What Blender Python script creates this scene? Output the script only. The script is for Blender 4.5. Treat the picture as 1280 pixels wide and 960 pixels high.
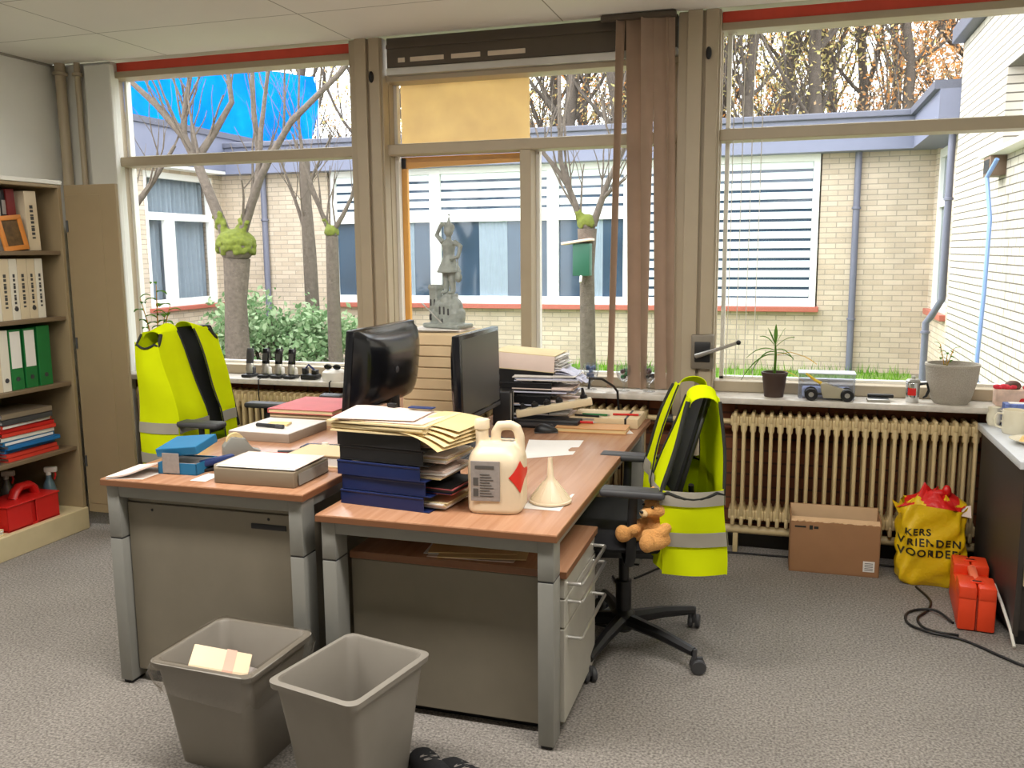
import bpy, bmesh, math, random
from mathutils import Vector, Matrix, noise
for o in list(bpy.data.objects): bpy.data.objects.remove(o)
S = bpy.context.scene
COL = S.collection
PI = math.pi
rnd = random.Random(7)

# ------------------------------------------------------------------ camera
cam = bpy.data.objects.new('camera', bpy.data.cameras.new('camera'))
COL.objects.link(cam)
cam.data.sensor_width = 36.0
cam.data.lens = 1110.2 / 1280 * 36
cam.data.clip_start = 0.05
cam.data.clip_end = 300
_yaw, _pit, _rol = -0.299016, 0.14844, -0.0083202
_fw = Vector((math.sin(_yaw) * math.cos(_pit), math.cos(_yaw) * math.cos(_pit), -math.sin(_pit)))
_r = Vector((math.cos(_yaw), -math.sin(_yaw), 0)); _u = _r.cross(_fw)
_r2 = _r * math.cos(_rol) + _u * math.sin(_rol); _u2 = -_r * math.sin(_rol) + _u * math.cos(_rol)
cam.matrix_world = Matrix(((_r2.x, _u2.x, -_fw.x, 0), (_r2.y, _u2.y, -_fw.y, 0), (_r2.z, _u2.z, -_fw.z, 1.5), (0, 0, 0, 1)))
S.camera = cam

# ------------------------------------------------------------------ light
EXPOSURE = 0.0
SKY = 6.0
SUN = 3.6
FILL_LAMP = 40.0  # strength of the added ceiling fill lights, out of view
S.view_settings.view_transform = 'Standard'
S.view_settings.look = 'None'
S.view_settings.exposure = EXPOSURE
S.view_settings.gamma = 1
S.view_settings.use_curve_mapping = False
W = bpy.data.worlds.new('overcast_sky'); S.world = W
W.use_nodes = True
_bg = W.node_tree.nodes['Background']
_bg.inputs[0].default_value = (0.93, 0.97, 1.0, 1)
_bg.inputs[1].default_value = SKY
sun = bpy.data.objects.new('sun', bpy.data.lights.new('sun', 'SUN')); COL.objects.link(sun)
sun.data.energy = SUN; sun.data.angle = math.radians(30); sun.data.color = (1, 0.97, 0.92)
sun.rotation_euler = Vector((0.75, -0.02, -0.62)).to_track_quat('-Z', 'Y').to_euler()

# ------------------------------------------------------------------ helpers
def lin(c):
    return tuple(((v / 255) / 12.92 if v / 255 <= 0.04045 else ((v / 255 + 0.055) / 1.055) ** 2.4) for v in c)

def mat(name, rgb, rough=0.6, metal=0.0, var=0.06, scale=12.0, bump=0.0, bscale=80.0, spec=0.5, trans=0.0, sub=0.0):
    m = bpy.data.materials.new(name); m.use_nodes = True
    nt = m.node_tree; n = nt.nodes; l = nt.links
    b = n['Principled BSDF']
    c = lin(rgb)
    tc = n.new('ShaderNodeNewGeometry')
    nz = n.new('ShaderNodeTexNoise'); nz.inputs['Scale'].default_value = scale; nz.inputs['Detail'].default_value = 4
    l.new(tc.outputs['Position'], nz.inputs['Vector'])
    mx = n.new('ShaderNodeMix'); mx.data_type = 'RGBA'
    mx.inputs[6].default_value = tuple(max(0, v * (1 - var * 2)) for v in c) + (1,)
    mx.inputs[7].default_value = tuple(min(1, v * (1 + var * 2)) for v in c) + (1,)
    l.new(nz.outputs['Fac'], mx.inputs[0]); l.new(mx.outputs[2], b.inputs['Base Color'])
    b.inputs['Roughness'].default_value = rough; b.inputs['Metallic'].default_value = metal
    b.inputs['Specular IOR Level'].default_value = spec
    if trans: b.inputs['Transmission Weight'].default_value = trans
    if sub:
        b.inputs['Subsurface Weight'].default_value = sub; b.inputs['Subsurface Radius'].default_value = (.02, .02, .02)
    if bump:
        n2 = n.new('ShaderNodeTexNoise'); n2.inputs['Scale'].default_value = bscale; n2.inputs['Detail'].default_value = 3
        l.new(tc.outputs['Position'], n2.inputs['Vector'])
        bp = n.new('ShaderNodeBump'); bp.inputs['Strength'].default_value = bump; bp.inputs['Distance'].default_value = 0.01
        l.new(n2.outputs['Fac'], bp.inputs['Height']); l.new(bp.outputs['Normal'], b.inputs['Normal'])
    return m

def brick_mat(name, axis, c1, c2, mortar, w=0.22, h=0.0625, ms=0.006, rough=0.85, off=(0, 0), offset=0.5, bump=0.3, noisy=0.25):
    m = bpy.data.materials.new(name); m.use_nodes = True
    nt = m.node_tree; n = nt.nodes; l = nt.links; b = n['Principled BSDF']
    g = n.new('ShaderNodeNewGeometry'); sp = n.new('ShaderNodeSeparateXYZ'); cb = n.new('ShaderNodeCombineXYZ')
    l.new(g.outputs['Position'], sp.inputs[0])
    a0, a1 = {'x': ('X', 'Z'), 'y': ('Y', 'Z'), 'z': ('X', 'Y')}[axis]
    for k, (a, o) in enumerate(((a0, off[0]), (a1, off[1]))):
        ad = n.new('ShaderNodeMath'); ad.operation = 'ADD'; ad.inputs[1].default_value = o
        l.new(sp.outputs[a], ad.inputs[0]); l.new(ad.outputs[0], cb.inputs[k])
    br = n.new('ShaderNodeTexBrick')
    br.inputs['Scale'].default_value = 1; br.inputs['Brick Width'].default_value = w; br.inputs['Row Height'].default_value = h
    br.inputs['Mortar Size'].default_value = ms; br.inputs['Mortar Smooth'].default_value = 0.3; br.offset = offset
    br.inputs['Color1'].default_value = lin(c1) + (1,); br.inputs['Color2'].default_value = lin(c2) + (1,); br.inputs['Mortar'].default_value = lin(mortar) + (1,)
    l.new(cb.outputs[0], br.inputs['Vector'])
    nz = n.new('ShaderNodeTexNoise'); nz.inputs['Scale'].default_value = 3; nz.inputs['Detail'].default_value = 5
    l.new(g.outputs['Position'], nz.inputs['Vector'])
    mp = n.new('ShaderNodeMapRange'); mp.inputs[3].default_value = 1 - noisy; mp.inputs[4].default_value = 1 + noisy
    l.new(nz.outputs['Fac'], mp.inputs[0])
    mx = n.new('ShaderNodeMix'); mx.data_type = 'RGBA'; mx.blend_type = 'MULTIPLY'; mx.inputs[0].default_value = 1
    l.new(br.outputs['Color'], mx.inputs[6]); l.new(mp.outputs[0], mx.inputs[7]); l.new(mx.outputs[2], b.inputs['Base Color'])
    b.inputs['Roughness'].default_value = rough
    bp = n.new('ShaderNodeBump'); bp.inputs['Strength'].default_value = bump; bp.inputs['Distance'].default_value = 0.006; bp.invert = True
    l.new(br.outputs['Fac'], bp.inputs['Height']); l.new(bp.outputs['Normal'], b.inputs['Normal'])
    return m

def wood_mat(name, c1, c2, rough=0.35, axis=1, sc=1.0):
    m = bpy.data.materials.new(name); m.use_nodes = True
    nt = m.node_tree; n = nt.nodes; l = nt.links; b = n['Principled BSDF']
    g = n.new('ShaderNodeNewGeometry'); mp = n.new('ShaderNodeMapping')
    s = [40 * sc, 40 * sc, 40 * sc]; s[axis] = 2.0 * sc
    mp.inputs['Scale'].default_value = s
    l.new(g.outputs['Position'], mp.inputs[0])
    nz = n.new('ShaderNodeTexNoise'); nz.inputs['Scale'].default_value = 1; nz.inputs['Detail'].default_value = 6; nz.inputs['Distortion'].default_value = 0.6
    l.new(mp.outputs[0], nz.inputs['Vector'])
    cr = n.new('ShaderNodeValToRGB'); cr.color_ramp.elements[0].position = 0.3; cr.color_ramp.elements[1].position = 0.7
    cr.color_ramp.elements[0].color = lin(c1) + (1,); cr.color_ramp.elements[1].color = lin(c2) + (1,)
    l.new(nz.outputs['Fac'], cr.inputs[0]); l.new(cr.outputs[0], b.inputs['Base Color'])
    b.inputs['Roughness'].default_value = rough; b.inputs['Specular IOR Level'].default_value = 0.75
    return m

def glass_mat(name, tint=(1, 1, 1), fac=0.05, rough=0.02, edge=0.35):
    m = bpy.data.materials.new(name); m.use_nodes = True
    nt = m.node_tree; n = nt.nodes; l = nt.links
    n.remove(n['Principled BSDF']); out = n['Material Output']
    t = n.new('ShaderNodeBsdfTransparent'); t.inputs[0].default_value = tuple(tint) + (1,)
    g = n.new('ShaderNodeBsdfGlossy'); g.inputs['Roughness'].default_value = rough
    lw = n.new('ShaderNodeLayerWeight'); lw.inputs[0].default_value = 0.15
    ad = n.new('ShaderNodeMath'); ad.operation = 'MULTIPLY_ADD'; ad.inputs[1].default_value = edge; ad.inputs[2].default_value = fac
    l.new(lw.outputs['Fresnel'], ad.inputs[0])
    mx = n.new('ShaderNodeMixShader'); l.new(ad.outputs[0], mx.inputs[0]); l.new(t.outputs[0], mx.inputs[1]); l.new(g.outputs[0], mx.inputs[2])
    l.new(mx.outputs[0], out.inputs[0])
    return m

def cloth_mat(name, rgb, trans=0.4, rough=0.9, var=0.05):
    """thin fabric or plastic or leaf: diffuse with some translucency"""
    m = bpy.data.materials.new(name); m.use_nodes = True
    nt = m.node_tree; n = nt.nodes; l = nt.links; n.remove(n['Principled BSDF']); out = n['Material Output']
    c = lin(rgb)
    g = n.new('ShaderNodeNewGeometry'); nz = n.new('ShaderNodeTexNoise'); nz.inputs['Scale'].default_value = 9; nz.inputs['Detail'].default_value = 4
    l.new(g.outputs['Position'], nz.inputs['Vector'])
    mc = n.new('ShaderNodeMix'); mc.data_type = 'RGBA'
    mc.inputs[6].default_value = tuple(max(0, v * (1 - 2 * var)) for v in c) + (1,); mc.inputs[7].default_value = tuple(min(1, v * (1 + 2 * var)) for v in c) + (1,)
    l.new(nz.outputs['Fac'], mc.inputs[0])
    d = n.new('ShaderNodeBsdfDiffuse'); t = n.new('ShaderNodeBsdfTranslucent')
    l.new(mc.outputs[2], d.inputs[0]); l.new(mc.outputs[2], t.inputs[0])
    mx = n.new('ShaderNodeMixShader'); mx.inputs[0].default_value = trans
    l.new(d.outputs[0], mx.inputs[1]); l.new(t.outputs[0], mx.inputs[2]); l.new(mx.outputs[0], out.inputs[0])
    return m

def xf(loc=(0, 0, 0), rx=0, ry=0, rz=0, s=1):
    return Matrix.Translation(loc) @ Matrix.Rotation(rz, 4, 'Z') @ Matrix.Rotation(ry, 4, 'Y') @ Matrix.Rotation(rx, 4, 'X') @ Matrix.Scale(s, 4)

class MB:
    """collects shapes, build() links them as one mesh object"""
    def __init__(s): s.bm = bmesh.new()
    def merge(s, t, mi=0, M=None, fix=True):
        if fix: bmesh.ops.recalc_face_normals(t, faces=t.faces[:])
        vm = {}
        for v in t.verts: vm[v] = s.bm.verts.new((M @ v.co) if M else v.co)
        for f in t.faces:
            try:
                nf = s.bm.faces.new([vm[v] for v in f.verts]); nf.material_index = mi if mi is not None else f.material_index
            except ValueError: pass
        t.free(); return s
    def box(s, x0, x1, y0, y1, z0, z1, b=0.0, mi=0, M=None, seg=2):
        t = bmesh.new()
        bmesh.ops.create_cube(t, size=1, matrix=Matrix.Translation(((x0 + x1) / 2, (y0 + y1) / 2, (z0 + z1) / 2)) @ Matrix.Diagonal((abs(x1 - x0), abs(y1 - y0), abs(z1 - z0), 1)))
        if b > 0:
            b = min(b, abs(x1 - x0) * .49, abs(y1 - y0) * .49, abs(z1 - z0) * .49)
            bmesh.ops.bevel(t, geom=t.edges[:], offset=b, segments=seg, profile=0.5, affect='EDGES', clamp_overlap=True)
        return s.merge(t, mi, M)
    def tube(s, pts, r=0.01, seg=8, mi=0, M=None, closed=False, caps=True, flat=None):
        pts = [Vector(p) for p in pts]; n = len(pts)
        rs = r if isinstance(r, (list, tuple)) else [r] * n
        t = bmesh.new(); rings = []
        nrm = None
        for i, p in enumerate(pts):
            if closed: d = pts[(i + 1) % n] - pts[i - 1]
            else: d = pts[min(i + 1, n - 1)] - pts[max(i - 1, 0)]
            if d.length < 1e-9: d = Vector((0, 0, 1))
            d.normalize()
            if nrm is None:
                a = Vector((0, 0, 1)) if abs(d.z) < 0.9 else Vector((1, 0, 0))
                nrm = a - d * a.dot(d)
            else: nrm = nrm - d * nrm.dot(d)
            if nrm.length < 1e-6: nrm = d.orthogonal()
            nrm.normalize(); bn = d.cross(nrm)
            fx, fy = flat if flat else (1, 1)
            rings.append([t.verts.new(p + (nrm * math.cos(2 * PI * k / seg + PI / seg) * fx + bn * math.sin(2 * PI * k / seg + PI / seg) * fy) * rs[i]) for k in range(seg)])
        for i in range(n if closed else n - 1):
            a, b = rings[i], rings[(i + 1) % n]
            for k in range(seg): t.faces.new((a[k], a[(k + 1) % seg], b[(k + 1) % seg], b[k]))
        if caps and not closed:
            t.faces.new(rings[0][::-1]); t.faces.new(rings[-1])
        return s.merge(t, mi, M)
    def lathe(s, prof, c=(0, 0, 0), seg=24, mi=0, M=None):
        t = bmesh.new(); rings = []
        for (r, z) in prof:
            if r < 1e-6: rings.append([t.verts.new((c[0], c[1], c[2] + z))])
            else: rings.append([t.verts.new((c[0] + r * math.cos(2 * PI * k / seg), c[1] + r * math.sin(2 * PI * k / seg), c[2] + z)) for k in range(seg)])
        for a, b in zip(rings, rings[1:]):
            for k in range(seg):
                k2 = (k + 1) % seg
                if len(a) == 1 and len(b) == 1: continue
                if len(a) == 1: t.faces.new((a[0], b[k], b[k2]))
                elif len(b) == 1: t.faces.new((a[k], a[k2], b[0]))
                else: t.faces.new((a[k], a[k2], b[k2], b[k]))
        return s.merge(t, mi, M)
    def prism(s, poly, z0, z1, mi=0, M=None, b=0):
        t = bmesh.new()
        a = [t.verts.new((x, y, z0)) for x, y in poly]; c = [t.verts.new((x, y, z1)) for x, y in poly]
        t.faces.new(a[::-1]); t.faces.new(c)
        for i in range(len(poly)):
            j = (i + 1) % len(poly); t.faces.new((a[i], a[j], c[j], c[i]))
        if b: bmesh.ops.bevel(t, geom=t.edges[:], offset=b, segments=2, profile=0.5, affect='EDGES', clamp_overlap=True)
        return s.merge(t, mi, M)
    def ell(s, c, r, mi=0, M=None, seg=16, rings=10):
        t = bmesh.new()
        if not isinstance(r, (list, tuple)): r = (r, r, r)
        bmesh.ops.create_uvsphere(t, u_segments=seg, v_segments=rings, radius=1, matrix=Matrix.Translation(c) @ Matrix.Diagonal((*r, 1)))
        return s.merge(t, mi, M)
    def grid(s, fn, nu, nv, mi=0, M=None, thick=0.0, mfn=None):
        t = bmesh.new()
        v = [[t.verts.new(fn(i / nu, j / nv)) for j in range(nv + 1)] for i in range(nu + 1)]
        for i in range(nu):
            for j in range(nv):
                f = t.faces.new((v[i][j], v[i + 1][j], v[i + 1][j + 1], v[i][j + 1]))
                if mfn: f.material_index = mfn((i + .5) / nu, (j + .5) / nv)
                else: f.material_index = mi
        if thick:
            bmesh.ops.recalc_face_normals(t, faces=t.faces[:])
            bmesh.ops.solidify(t, geom=t.faces[:], thickness=thick)
        return s.merge(t, None, M, fix=bool(thick))
    def face(s, pts, mi=0, M=None):
        vs = [s.bm.verts.new((M @ Vector(p)) if M else p) for p in pts]
        f = s.bm.faces.new(vs); f.material_index = mi; return s
    def build(s, name, mats, parent=None, smooth=40, loc=None, kind=None):
        me = bpy.data.meshes.new(name); s.bm.to_mesh(me); s.bm.free()
        for m in (mats if isinstance(mats, (list, tuple)) else [mats]): me.materials.append(m)
        if smooth:
            me.polygons.foreach_set('use_smooth', [True] * len(me.polygons)); me.set_sharp_from_angle(angle=math.radians(smooth))
        o = bpy.data.objects.new(name, me); COL.objects.link(o)
        if parent: o.parent = parent
        if loc: o.location = loc
        if kind: o['kind'] = kind
        return o

def tag(o, label=None, cat=None, group=None, kind=None):
    if label: o['label'] = label
    if cat: o['category'] = cat
    if group: o['group'] = group
    if kind: o['kind'] = kind
    return o

def thing(name, label, cat, loc=(0, 0, 0), rz=0, group=None, kind=None):
    o = bpy.data.objects.new(name, None); COL.objects.link(o)
    o.empty_display_size = 0.05
    o.location = loc; o.rotation_euler = (0, 0, rz)
    return tag(o, label, cat, group, kind)

def kids(o): return [c for c in bpy.data.objects if c.parent == o]

def copy_tree(o, parent=None, loc=None, rz=None, label=None):
    c = o.copy(); COL.objects.link(c)
    if parent: c.parent = parent
    for ch in kids(o): copy_tree(ch, c)
    if loc: c.location = loc
    if rz is not None: c.rotation_euler = (0, 0, rz)
    if label: c['label'] = label
    return c

def solid(mb, name, mats, parent=None, voxel=0.006, smooth=60, it=3):
    """fuse the collected shapes into one continuous skin"""
    me = bpy.data.meshes.new('tmp'); mb.bm.to_mesh(me); mb.bm.free()
    o = bpy.data.objects.new('tmp', me); COL.objects.link(o)
    r = o.modifiers.new('r', 'REMESH'); r.mode = 'VOXEL'; r.voxel_size = voxel; r.use_smooth_shade = True
    k = o.modifiers.new('s', 'SMOOTH'); k.iterations = it; k.factor = 0.5
    dg = bpy.context.evaluated_depsgraph_get()
    m2 = bpy.data.meshes.new_from_object(o.evaluated_get(dg)); m2.name = name
    bpy.data.objects.remove(o)
    m2.materials.clear()
    for m in (mats if isinstance(mats, (list, tuple)) else [mats]): m2.materials.append(m)
    m2.polygons.foreach_set('use_smooth', [True] * len(m2.polygons))
    c = bpy.data.objects.new(name, m2); COL.objects.link(c)
    if parent: c.parent = parent
    return c

def text_mesh(name, txt, size, m, parent, M, ext=0.0006):
    cu = bpy.data.curves.new('t', 'FONT'); cu.body = txt; cu.size = size; cu.extrude = ext; cu.align_x = 'CENTER'; cu.align_y = 'CENTER'
    o = bpy.data.objects.new('t', cu); COL.objects.link(o)
    dg = bpy.context.evaluated_depsgraph_get()
    me = bpy.data.meshes.new_from_object(o.evaluated_get(dg)); me.name = name
    bpy.data.objects.remove(o)
    me.transform(M); me.materials.append(m)
    q = bpy.data.objects.new(name, me); COL.objects.link(q); q.parent = parent
    return q

# ------------------------------------------------------------------ materials
M_ = {}
M_['cream'] = mat('cream_frame_paint', (176, 162, 138), 0.45, var=0.03)
M_['white_paint'] = mat('white_window_paint', (232, 230, 222), 0.4, var=0.02)
M_['wall'] = mat('off_white_wall', (222, 221, 214), 0.85, var=0.03, scale=5)
M_['steel_cream'] = mat('cream_cabinet_steel', (150, 132, 100), 0.5, var=0.03)
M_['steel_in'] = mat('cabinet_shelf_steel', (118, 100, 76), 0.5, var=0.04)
M_['cab_white'] = mat('white_cabinet_board', (225, 224, 214), 0.5, var=0.02)
M_['red_trim'] = mat('red_trim_paint', (232, 84, 62), 0.5)
M_['grey_head'] = mat('grey_metal_head', (150, 145, 130), 0.5)
M_['grille'] = mat('dark_grille_metal', (84, 74, 62), 0.5)
M_['slot'] = mat('pale_grille_slot', (215, 200, 180), 0.5)
M_['sill'] = mat('marble_sill', (205, 198, 186), 0.3, var=0.12, scale=30)
M_['radiator'] = mat('cream_radiator_enamel', (206, 184, 138), 0.4, var=0.04)
M_['ochre'] = mat('ochre_frame_paint', (218, 160, 76), 0.6)
M_['ochre_cloth'] = cloth_mat('ochre_blind_cloth', (246, 222, 178), 0.5, var=0.08)
M_['slat'] = cloth_mat('brown_blind_slat', (182, 158, 138), 0.3, var=0.06)
M_['glass'] = glass_mat('window_glass', fac=0.012, rough=0.28, edge=0.12)
M_['clearplastic'] = glass_mat('clear_plastic', (0.95, 0.96, 0.98), 0.1)
M_['black'] = mat('black_plastic', (20, 20, 22), 0.45, var=0.08)
M_['black_soft'] = mat('black_fabric', (24, 24, 27), 0.95, bump=0.3, bscale=400)
M_['black_gloss'] = mat('black_gloss_plastic', (18, 19, 23), 0.2, var=0.05)
M_['screen'] = mat('dark_screen', (66, 66, 64), 0.35, var=0.02)
M_['dark_grey'] = mat('dark_grey_plastic', (62, 62, 64), 0.5)
M_['desk_grey'] = mat('grey_desk_metal', (140, 139, 132), 0.45, var=0.03)
M_['ped_grey'] = mat('warm_grey_steel', (128, 120, 104), 0.5, var=0.04)
M_['bin'] = mat('grey_bin_plastic', (142, 136, 126), 0.5, var=0.04)
M_['silver'] = mat('silver_metal', (190, 188, 182), 0.3, 0.8)
M_['chrome'] = mat('chrome_metal', (210, 210, 210), 0.15, 1.0)
M_['wood'] = wood_mat('desk_laminate', (168, 120, 88), (188, 142, 110), 0.26, axis=1)
M_['wood_edge'] = mat('desk_edge_band', (128, 84, 54), 0.45)
M_['paper'] = mat('white_paper', (232, 228, 222), 0.8, var=0.03)
M_['paper_pink'] = mat('faintly_pink_paper', (232, 212, 200), 0.8, var=0.04)
M_['paper_cream'] = mat('cream_paper', (226, 206, 158), 0.8, var=0.05)
M_['manila'] = mat('manila_card', (222, 196, 142), 0.8, var=0.05)
M_['beige_box'] = mat('beige_box_board', (214, 190, 150), 0.7, var=0.04)
M_['navy'] = mat('navy_plastic', (20, 36, 84), 0.35)
M_['blue'] = mat('blue_card', (26, 108, 152), 0.6)
M_['grey_label'] = mat('grey_label', (150, 142, 136), 0.7, var=0.12, scale=60)
M_['tray_grey'] = mat('grey_brown_tray', (132, 118, 98), 0.5)
M_['pewter'] = mat('pewter', (156, 162, 156), 0.5, 0.15, var=0.15, scale=40, bump=0.3, bscale=90)
M_['red'] = mat('red_plastic', (205, 34, 30), 0.4)
M_['red_card'] = mat('red_card', (214, 58, 40), 0.6)
M_['pink_card'] = mat('faded_red_card', (214, 110, 112), 0.6)
M_['orange'] = mat('orange_plastic', (235, 70, 30), 0.4, var=0.04)
M_['green'] = mat('green_binder', (24, 112, 52), 0.5)
M_['blue_dark'] = mat('dark_blue_binder', (22, 44, 100), 0.5)
M_['blue_folder'] = mat('blue_folder', (28, 110, 170), 0.5)
M_['white_pl'] = mat('white_plastic', (226, 222, 212), 0.4)
M_['hiviz'] = cloth_mat('fluorescent_yellow_cloth', (226, 238, 22), 0.3, var=0.04)
M_['reflect'] = mat('grey_reflective_band', (150, 144, 130), 0.5, var=0.05)
M_['zipper'] = mat('dark_edging', (32, 34, 28), 0.8)
M_['jug'] = mat('milky_plastic', (230, 212, 182), 0.35, sub=0.3, var=0.02)
M_['redlabel'] = mat('red_diamond_label', (222, 44, 30), 0.5)
M_['plush'] = mat('tan_plush', (222, 160, 92), 0.95, var=0.12, scale=90, bump=0.8, bscale=260)
M_['plush_pale'] = mat('pale_plush', (236, 200, 150), 0.95, var=0.1, bump=0.8, bscale=260)
M_['cardboard'] = mat('brown_cardboard', (156, 114, 78), 0.8, var=0.05)
M_['cardboard_in'] = mat('cardboard_inside', (214, 178, 138), 0.8, var=0.06)
M_['bag'] = mat('yellow_bag_plastic', (226, 186, 18), 0.35, var=0.06, bump=0.7, bscale=22)
M_['bag_red'] = mat('red_bag_plastic', (214, 28, 26), 0.35, var=0.1, bump=0.6, bscale=30)
M_['stone_pot'] = mat('grey_stoneware', (172, 164, 150), 0.75, var=0.12, scale=160, bump=0.5, bscale=200)
M_['brown_pot'] = mat('dark_brown_pot', (66, 48, 40), 0.5)
M_['soil'] = mat('potting_soil', (52, 38, 28), 0.95, var=0.2, scale=120, bump=1, bscale=150)
M_['leaf'] = cloth_mat('houseplant_leaf', (86, 124, 52), 0.35, var=0.12)
M_['leaf_dry'] = cloth_mat('withered_leaf', (206, 158, 70), 0.35, var=0.12)
M_['ceramic'] = mat('cream_ceramic', (232, 224, 200), 0.25, var=0.02)
M_['counter'] = mat('pale_grey_worktop', (206, 208, 210), 0.35, var=0.05, scale=60)
M_['counter_side'] = mat('dark_brown_panel', (52, 46, 42), 0.5)
M_['counter_front'] = mat('beige_cupboard_front', (208, 186, 150), 0.5)
M_['liner'] = glass_mat('thin_liner_film', (0.9, 0.88, 0.85), 0.12)
M_['frame_wood'] = mat('orange_wood_frame', (206, 130, 56), 0.5)
M_['ceil_metal'] = mat('fill_light_metal', (230, 230, 226), 0.4)
# ------------------------------------------------------------------ the room
def struct(name, mb, mats, parent=None, smooth=0):
    o = mb.build(name, mats, parent, smooth)
    if not parent: o['kind'] = 'structure'
    return o

def carpet():
    m = mat('grey_carpet', (147, 141, 134), 0.95, var=0.1, scale=2.2, bump=0.6, bscale=300, spec=0.15)
    nt = m.node_tree; n = nt.nodes; l = nt.links; b = n['Principled BSDF']
    src = b.inputs['Base Color'].links[0].from_socket
    g = n.new('ShaderNodeNewGeometry'); nz = n.new('ShaderNodeTexNoise'); nz.inputs['Scale'].default_value = 120; nz.inputs['Detail'].default_value = 2
    l.new(g.outputs['Position'], nz.inputs['Vector'])
    mp = n.new('ShaderNodeMapRange'); mp.inputs[1].default_value = 0.3; mp.inputs[2].default_value = 0.7; mp.inputs[3].default_value = 0.55; mp.inputs[4].default_value = 1.45
    l.new(nz.outputs['Fac'], mp.inputs[0])
    mx = n.new('ShaderNodeMix'); mx.data_type = 'RGBA'; mx.blend_type = 'MULTIPLY'; mx.inputs[0].default_value = 1
    l.new(src, mx.inputs[6]); l.new(mp.outputs[0], mx.inputs[7]); l.new(mx.outputs[2], b.inputs['Base Color'])
    return m
XL, XR, YB, YF, ZC = -4.24, 1.64, 4.56, -2.2, 2.62
struct('floor', MB().box(XL - .1, XR + .1, YF - .1, YB + .1, -0.1, 0), carpet())
m = brick_mat('ceiling_tiles', 'z', (226, 222, 214), (222, 218, 210), (150, 145, 134), w=1.16, h=0.6, ms=0.004, off=(2.26, -3.93 + 3.6), offset=0.0, rough=0.9, bump=0.15, noisy=0.03)
struct('ceiling', MB().box(XL - .1, XR + .1, YF - .1, YB - .09, ZC, ZC + .12), m)
struct('ceiling', MB().box(XL - .1, XR + .1, YB - .09, YB + .14, ZC + .03, ZC + .12), M_['grey_head'])
struct('wall_left', MB().box(XL - .1, XL, YF - .1, YB + .14, 0, ZC), M_['wall'])
struct('wall_right', MB().box(XR, XR + .1, YF - .1, YB + .14, 0, ZC), M_['wall'])
struct('wall_rear', MB().box(XL, XR, YF - .1, YF, 0, ZC), M_['wall'])
apron = brick_mat('brown_brick_apron', 'x', (128, 74, 44), (112, 64, 38), (84, 54, 38), w=.22, h=.0625, ms=.006, noisy=.2)
struct('wall_back', MB().box(XL, XR, YB - .03, YB + .14, 0, .76), apron)
struct('baseboard_back', MB().box(XL, -.535, YB - .045, YB - .03, 0, .07).box(-.335, XR, YB - .045, YB - .03, 0, .07), mat('dark_baseboard', (50, 46, 44), 0.6))
# panel and pipes in the corner
struct('trim_1', MB().box(XL, -3.835, YB - .06, YB + .0, .76, ZC, b=.004).box(-3.995, -3.81, YB - .10, YB - .06, .2, ZC - .02, b=.008), M_['wall'])
t = thing('heating_pipe', 'thin cream riser pipe running up the corner beside the boxed-in panel', 'pipe', (-4.05, YB - .09, 0), group='riser pipes')
MB().tube([(0, 0, 0.0), (0, 0, 2.62)], .018, 10).build('pipe', M_['cream'], t); MB().lathe([(.018, 0), (.03, .004), (.03, .02), (.018, .024)], (0, 0, 2.54), 14).build('collar', M_['cream'], t)
t = thing('heating_pipe', 'thicker cream riser pipe nearest the white wall cupboard', 'pipe', (-4.165, YB - .1, 0), group='riser pipes')
MB().tube([(0, 0, 0), (0, 0, 2.62)], .03, 12).build('pipe', M_['cream'], t); MB().lathe([(.03, 0), (.042, .004), (.042, .02), (.03, .024)], (0, 0, 2.55), 14).build('collar', M_['cream'], t)
# columns between the windows
def column(name, x0, x1, z0):
    c = struct(name, MB().box(x0, x1, 4.49, 4.56, z0, ZC, b=.004).box(x0 + .045, x1 - .085, 4.465, 4.492, z0, ZC, b=.004).box(x1 - .07, x1 - .01, 4.472, 4.492, z0, ZC, b=.004), M_['cream'])
    MB().ell((x1 - .055, 4.468, 2.42), (.014, .014, .03)).build('hook', M_['black'], c)
column('trim_2', -2.285, -2.09, .79)
column('trim_3', -.535, -.335, 0.0)
# window frames
def window(name, x0, x1, transom, panes, head0, extra=None):
    f = MB()
    f.box(x0 - (.02 if x0 > -3 else 0), x0 + (.004 if x0 > -3 else .022), 4.57, 4.63, .79, head0, b=.002)
    if x1 < 1.5: f.box(x1 - .03, x1, 4.55, 4.66, .79, head0, b=.004)
    f.box(x0, x1, 4.55, 4.66, .79, .845, b=.004)
    f.box(x0, x1, 4.53, 4.66, 2.02, 2.075, b=.005)
    f.box(x0, x1, 4.53, 4.66, head0, head0 + .035, b=.003)
    for a, b, z0, z1 in panes[1]: f.box(a, b, 4.53, 4.66, z0, z1, b=.004)
    w = struct(name, f, M_['cream'])
    ed = MB()                                   # white outer rebate around the panes
    for a, b, z0, z1 in panes[0]:
        ed.box(a, a + .02, 4.63, 4.67, z0, z1).box(b - .014, b, 4.63, 4.67, z0, z1).box(a, b, 4.63, 4.67, z0, z0 + .014)
    ed.build('window_bead', M_['white_paint'], w, 0)
    for a, b, z0, z1 in panes[0]:
        MB().box(a + .004, b - .004, 4.612, 4.618, z0 + .004, z1 - .004).build('glass', M_['glass'], w, 0)
    return w
H0 = 2.53
w1 = window('window_1', -3.885, -2.285, 1, ([(-3.863, -2.315, .845, 2.02), (-3.863, -2.315, 2.075, H0)], []), H0)
w2 = window('window_2', -2.095, -.535, 1, ([(-2.093, -1.345, .845, 2.02), (-1.285, -.565, .845, 2.02), (-2.093, -.565, 2.075, 2.40)], [(-1.345, -1.285, .845, 2.02)]), 2.40)
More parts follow.
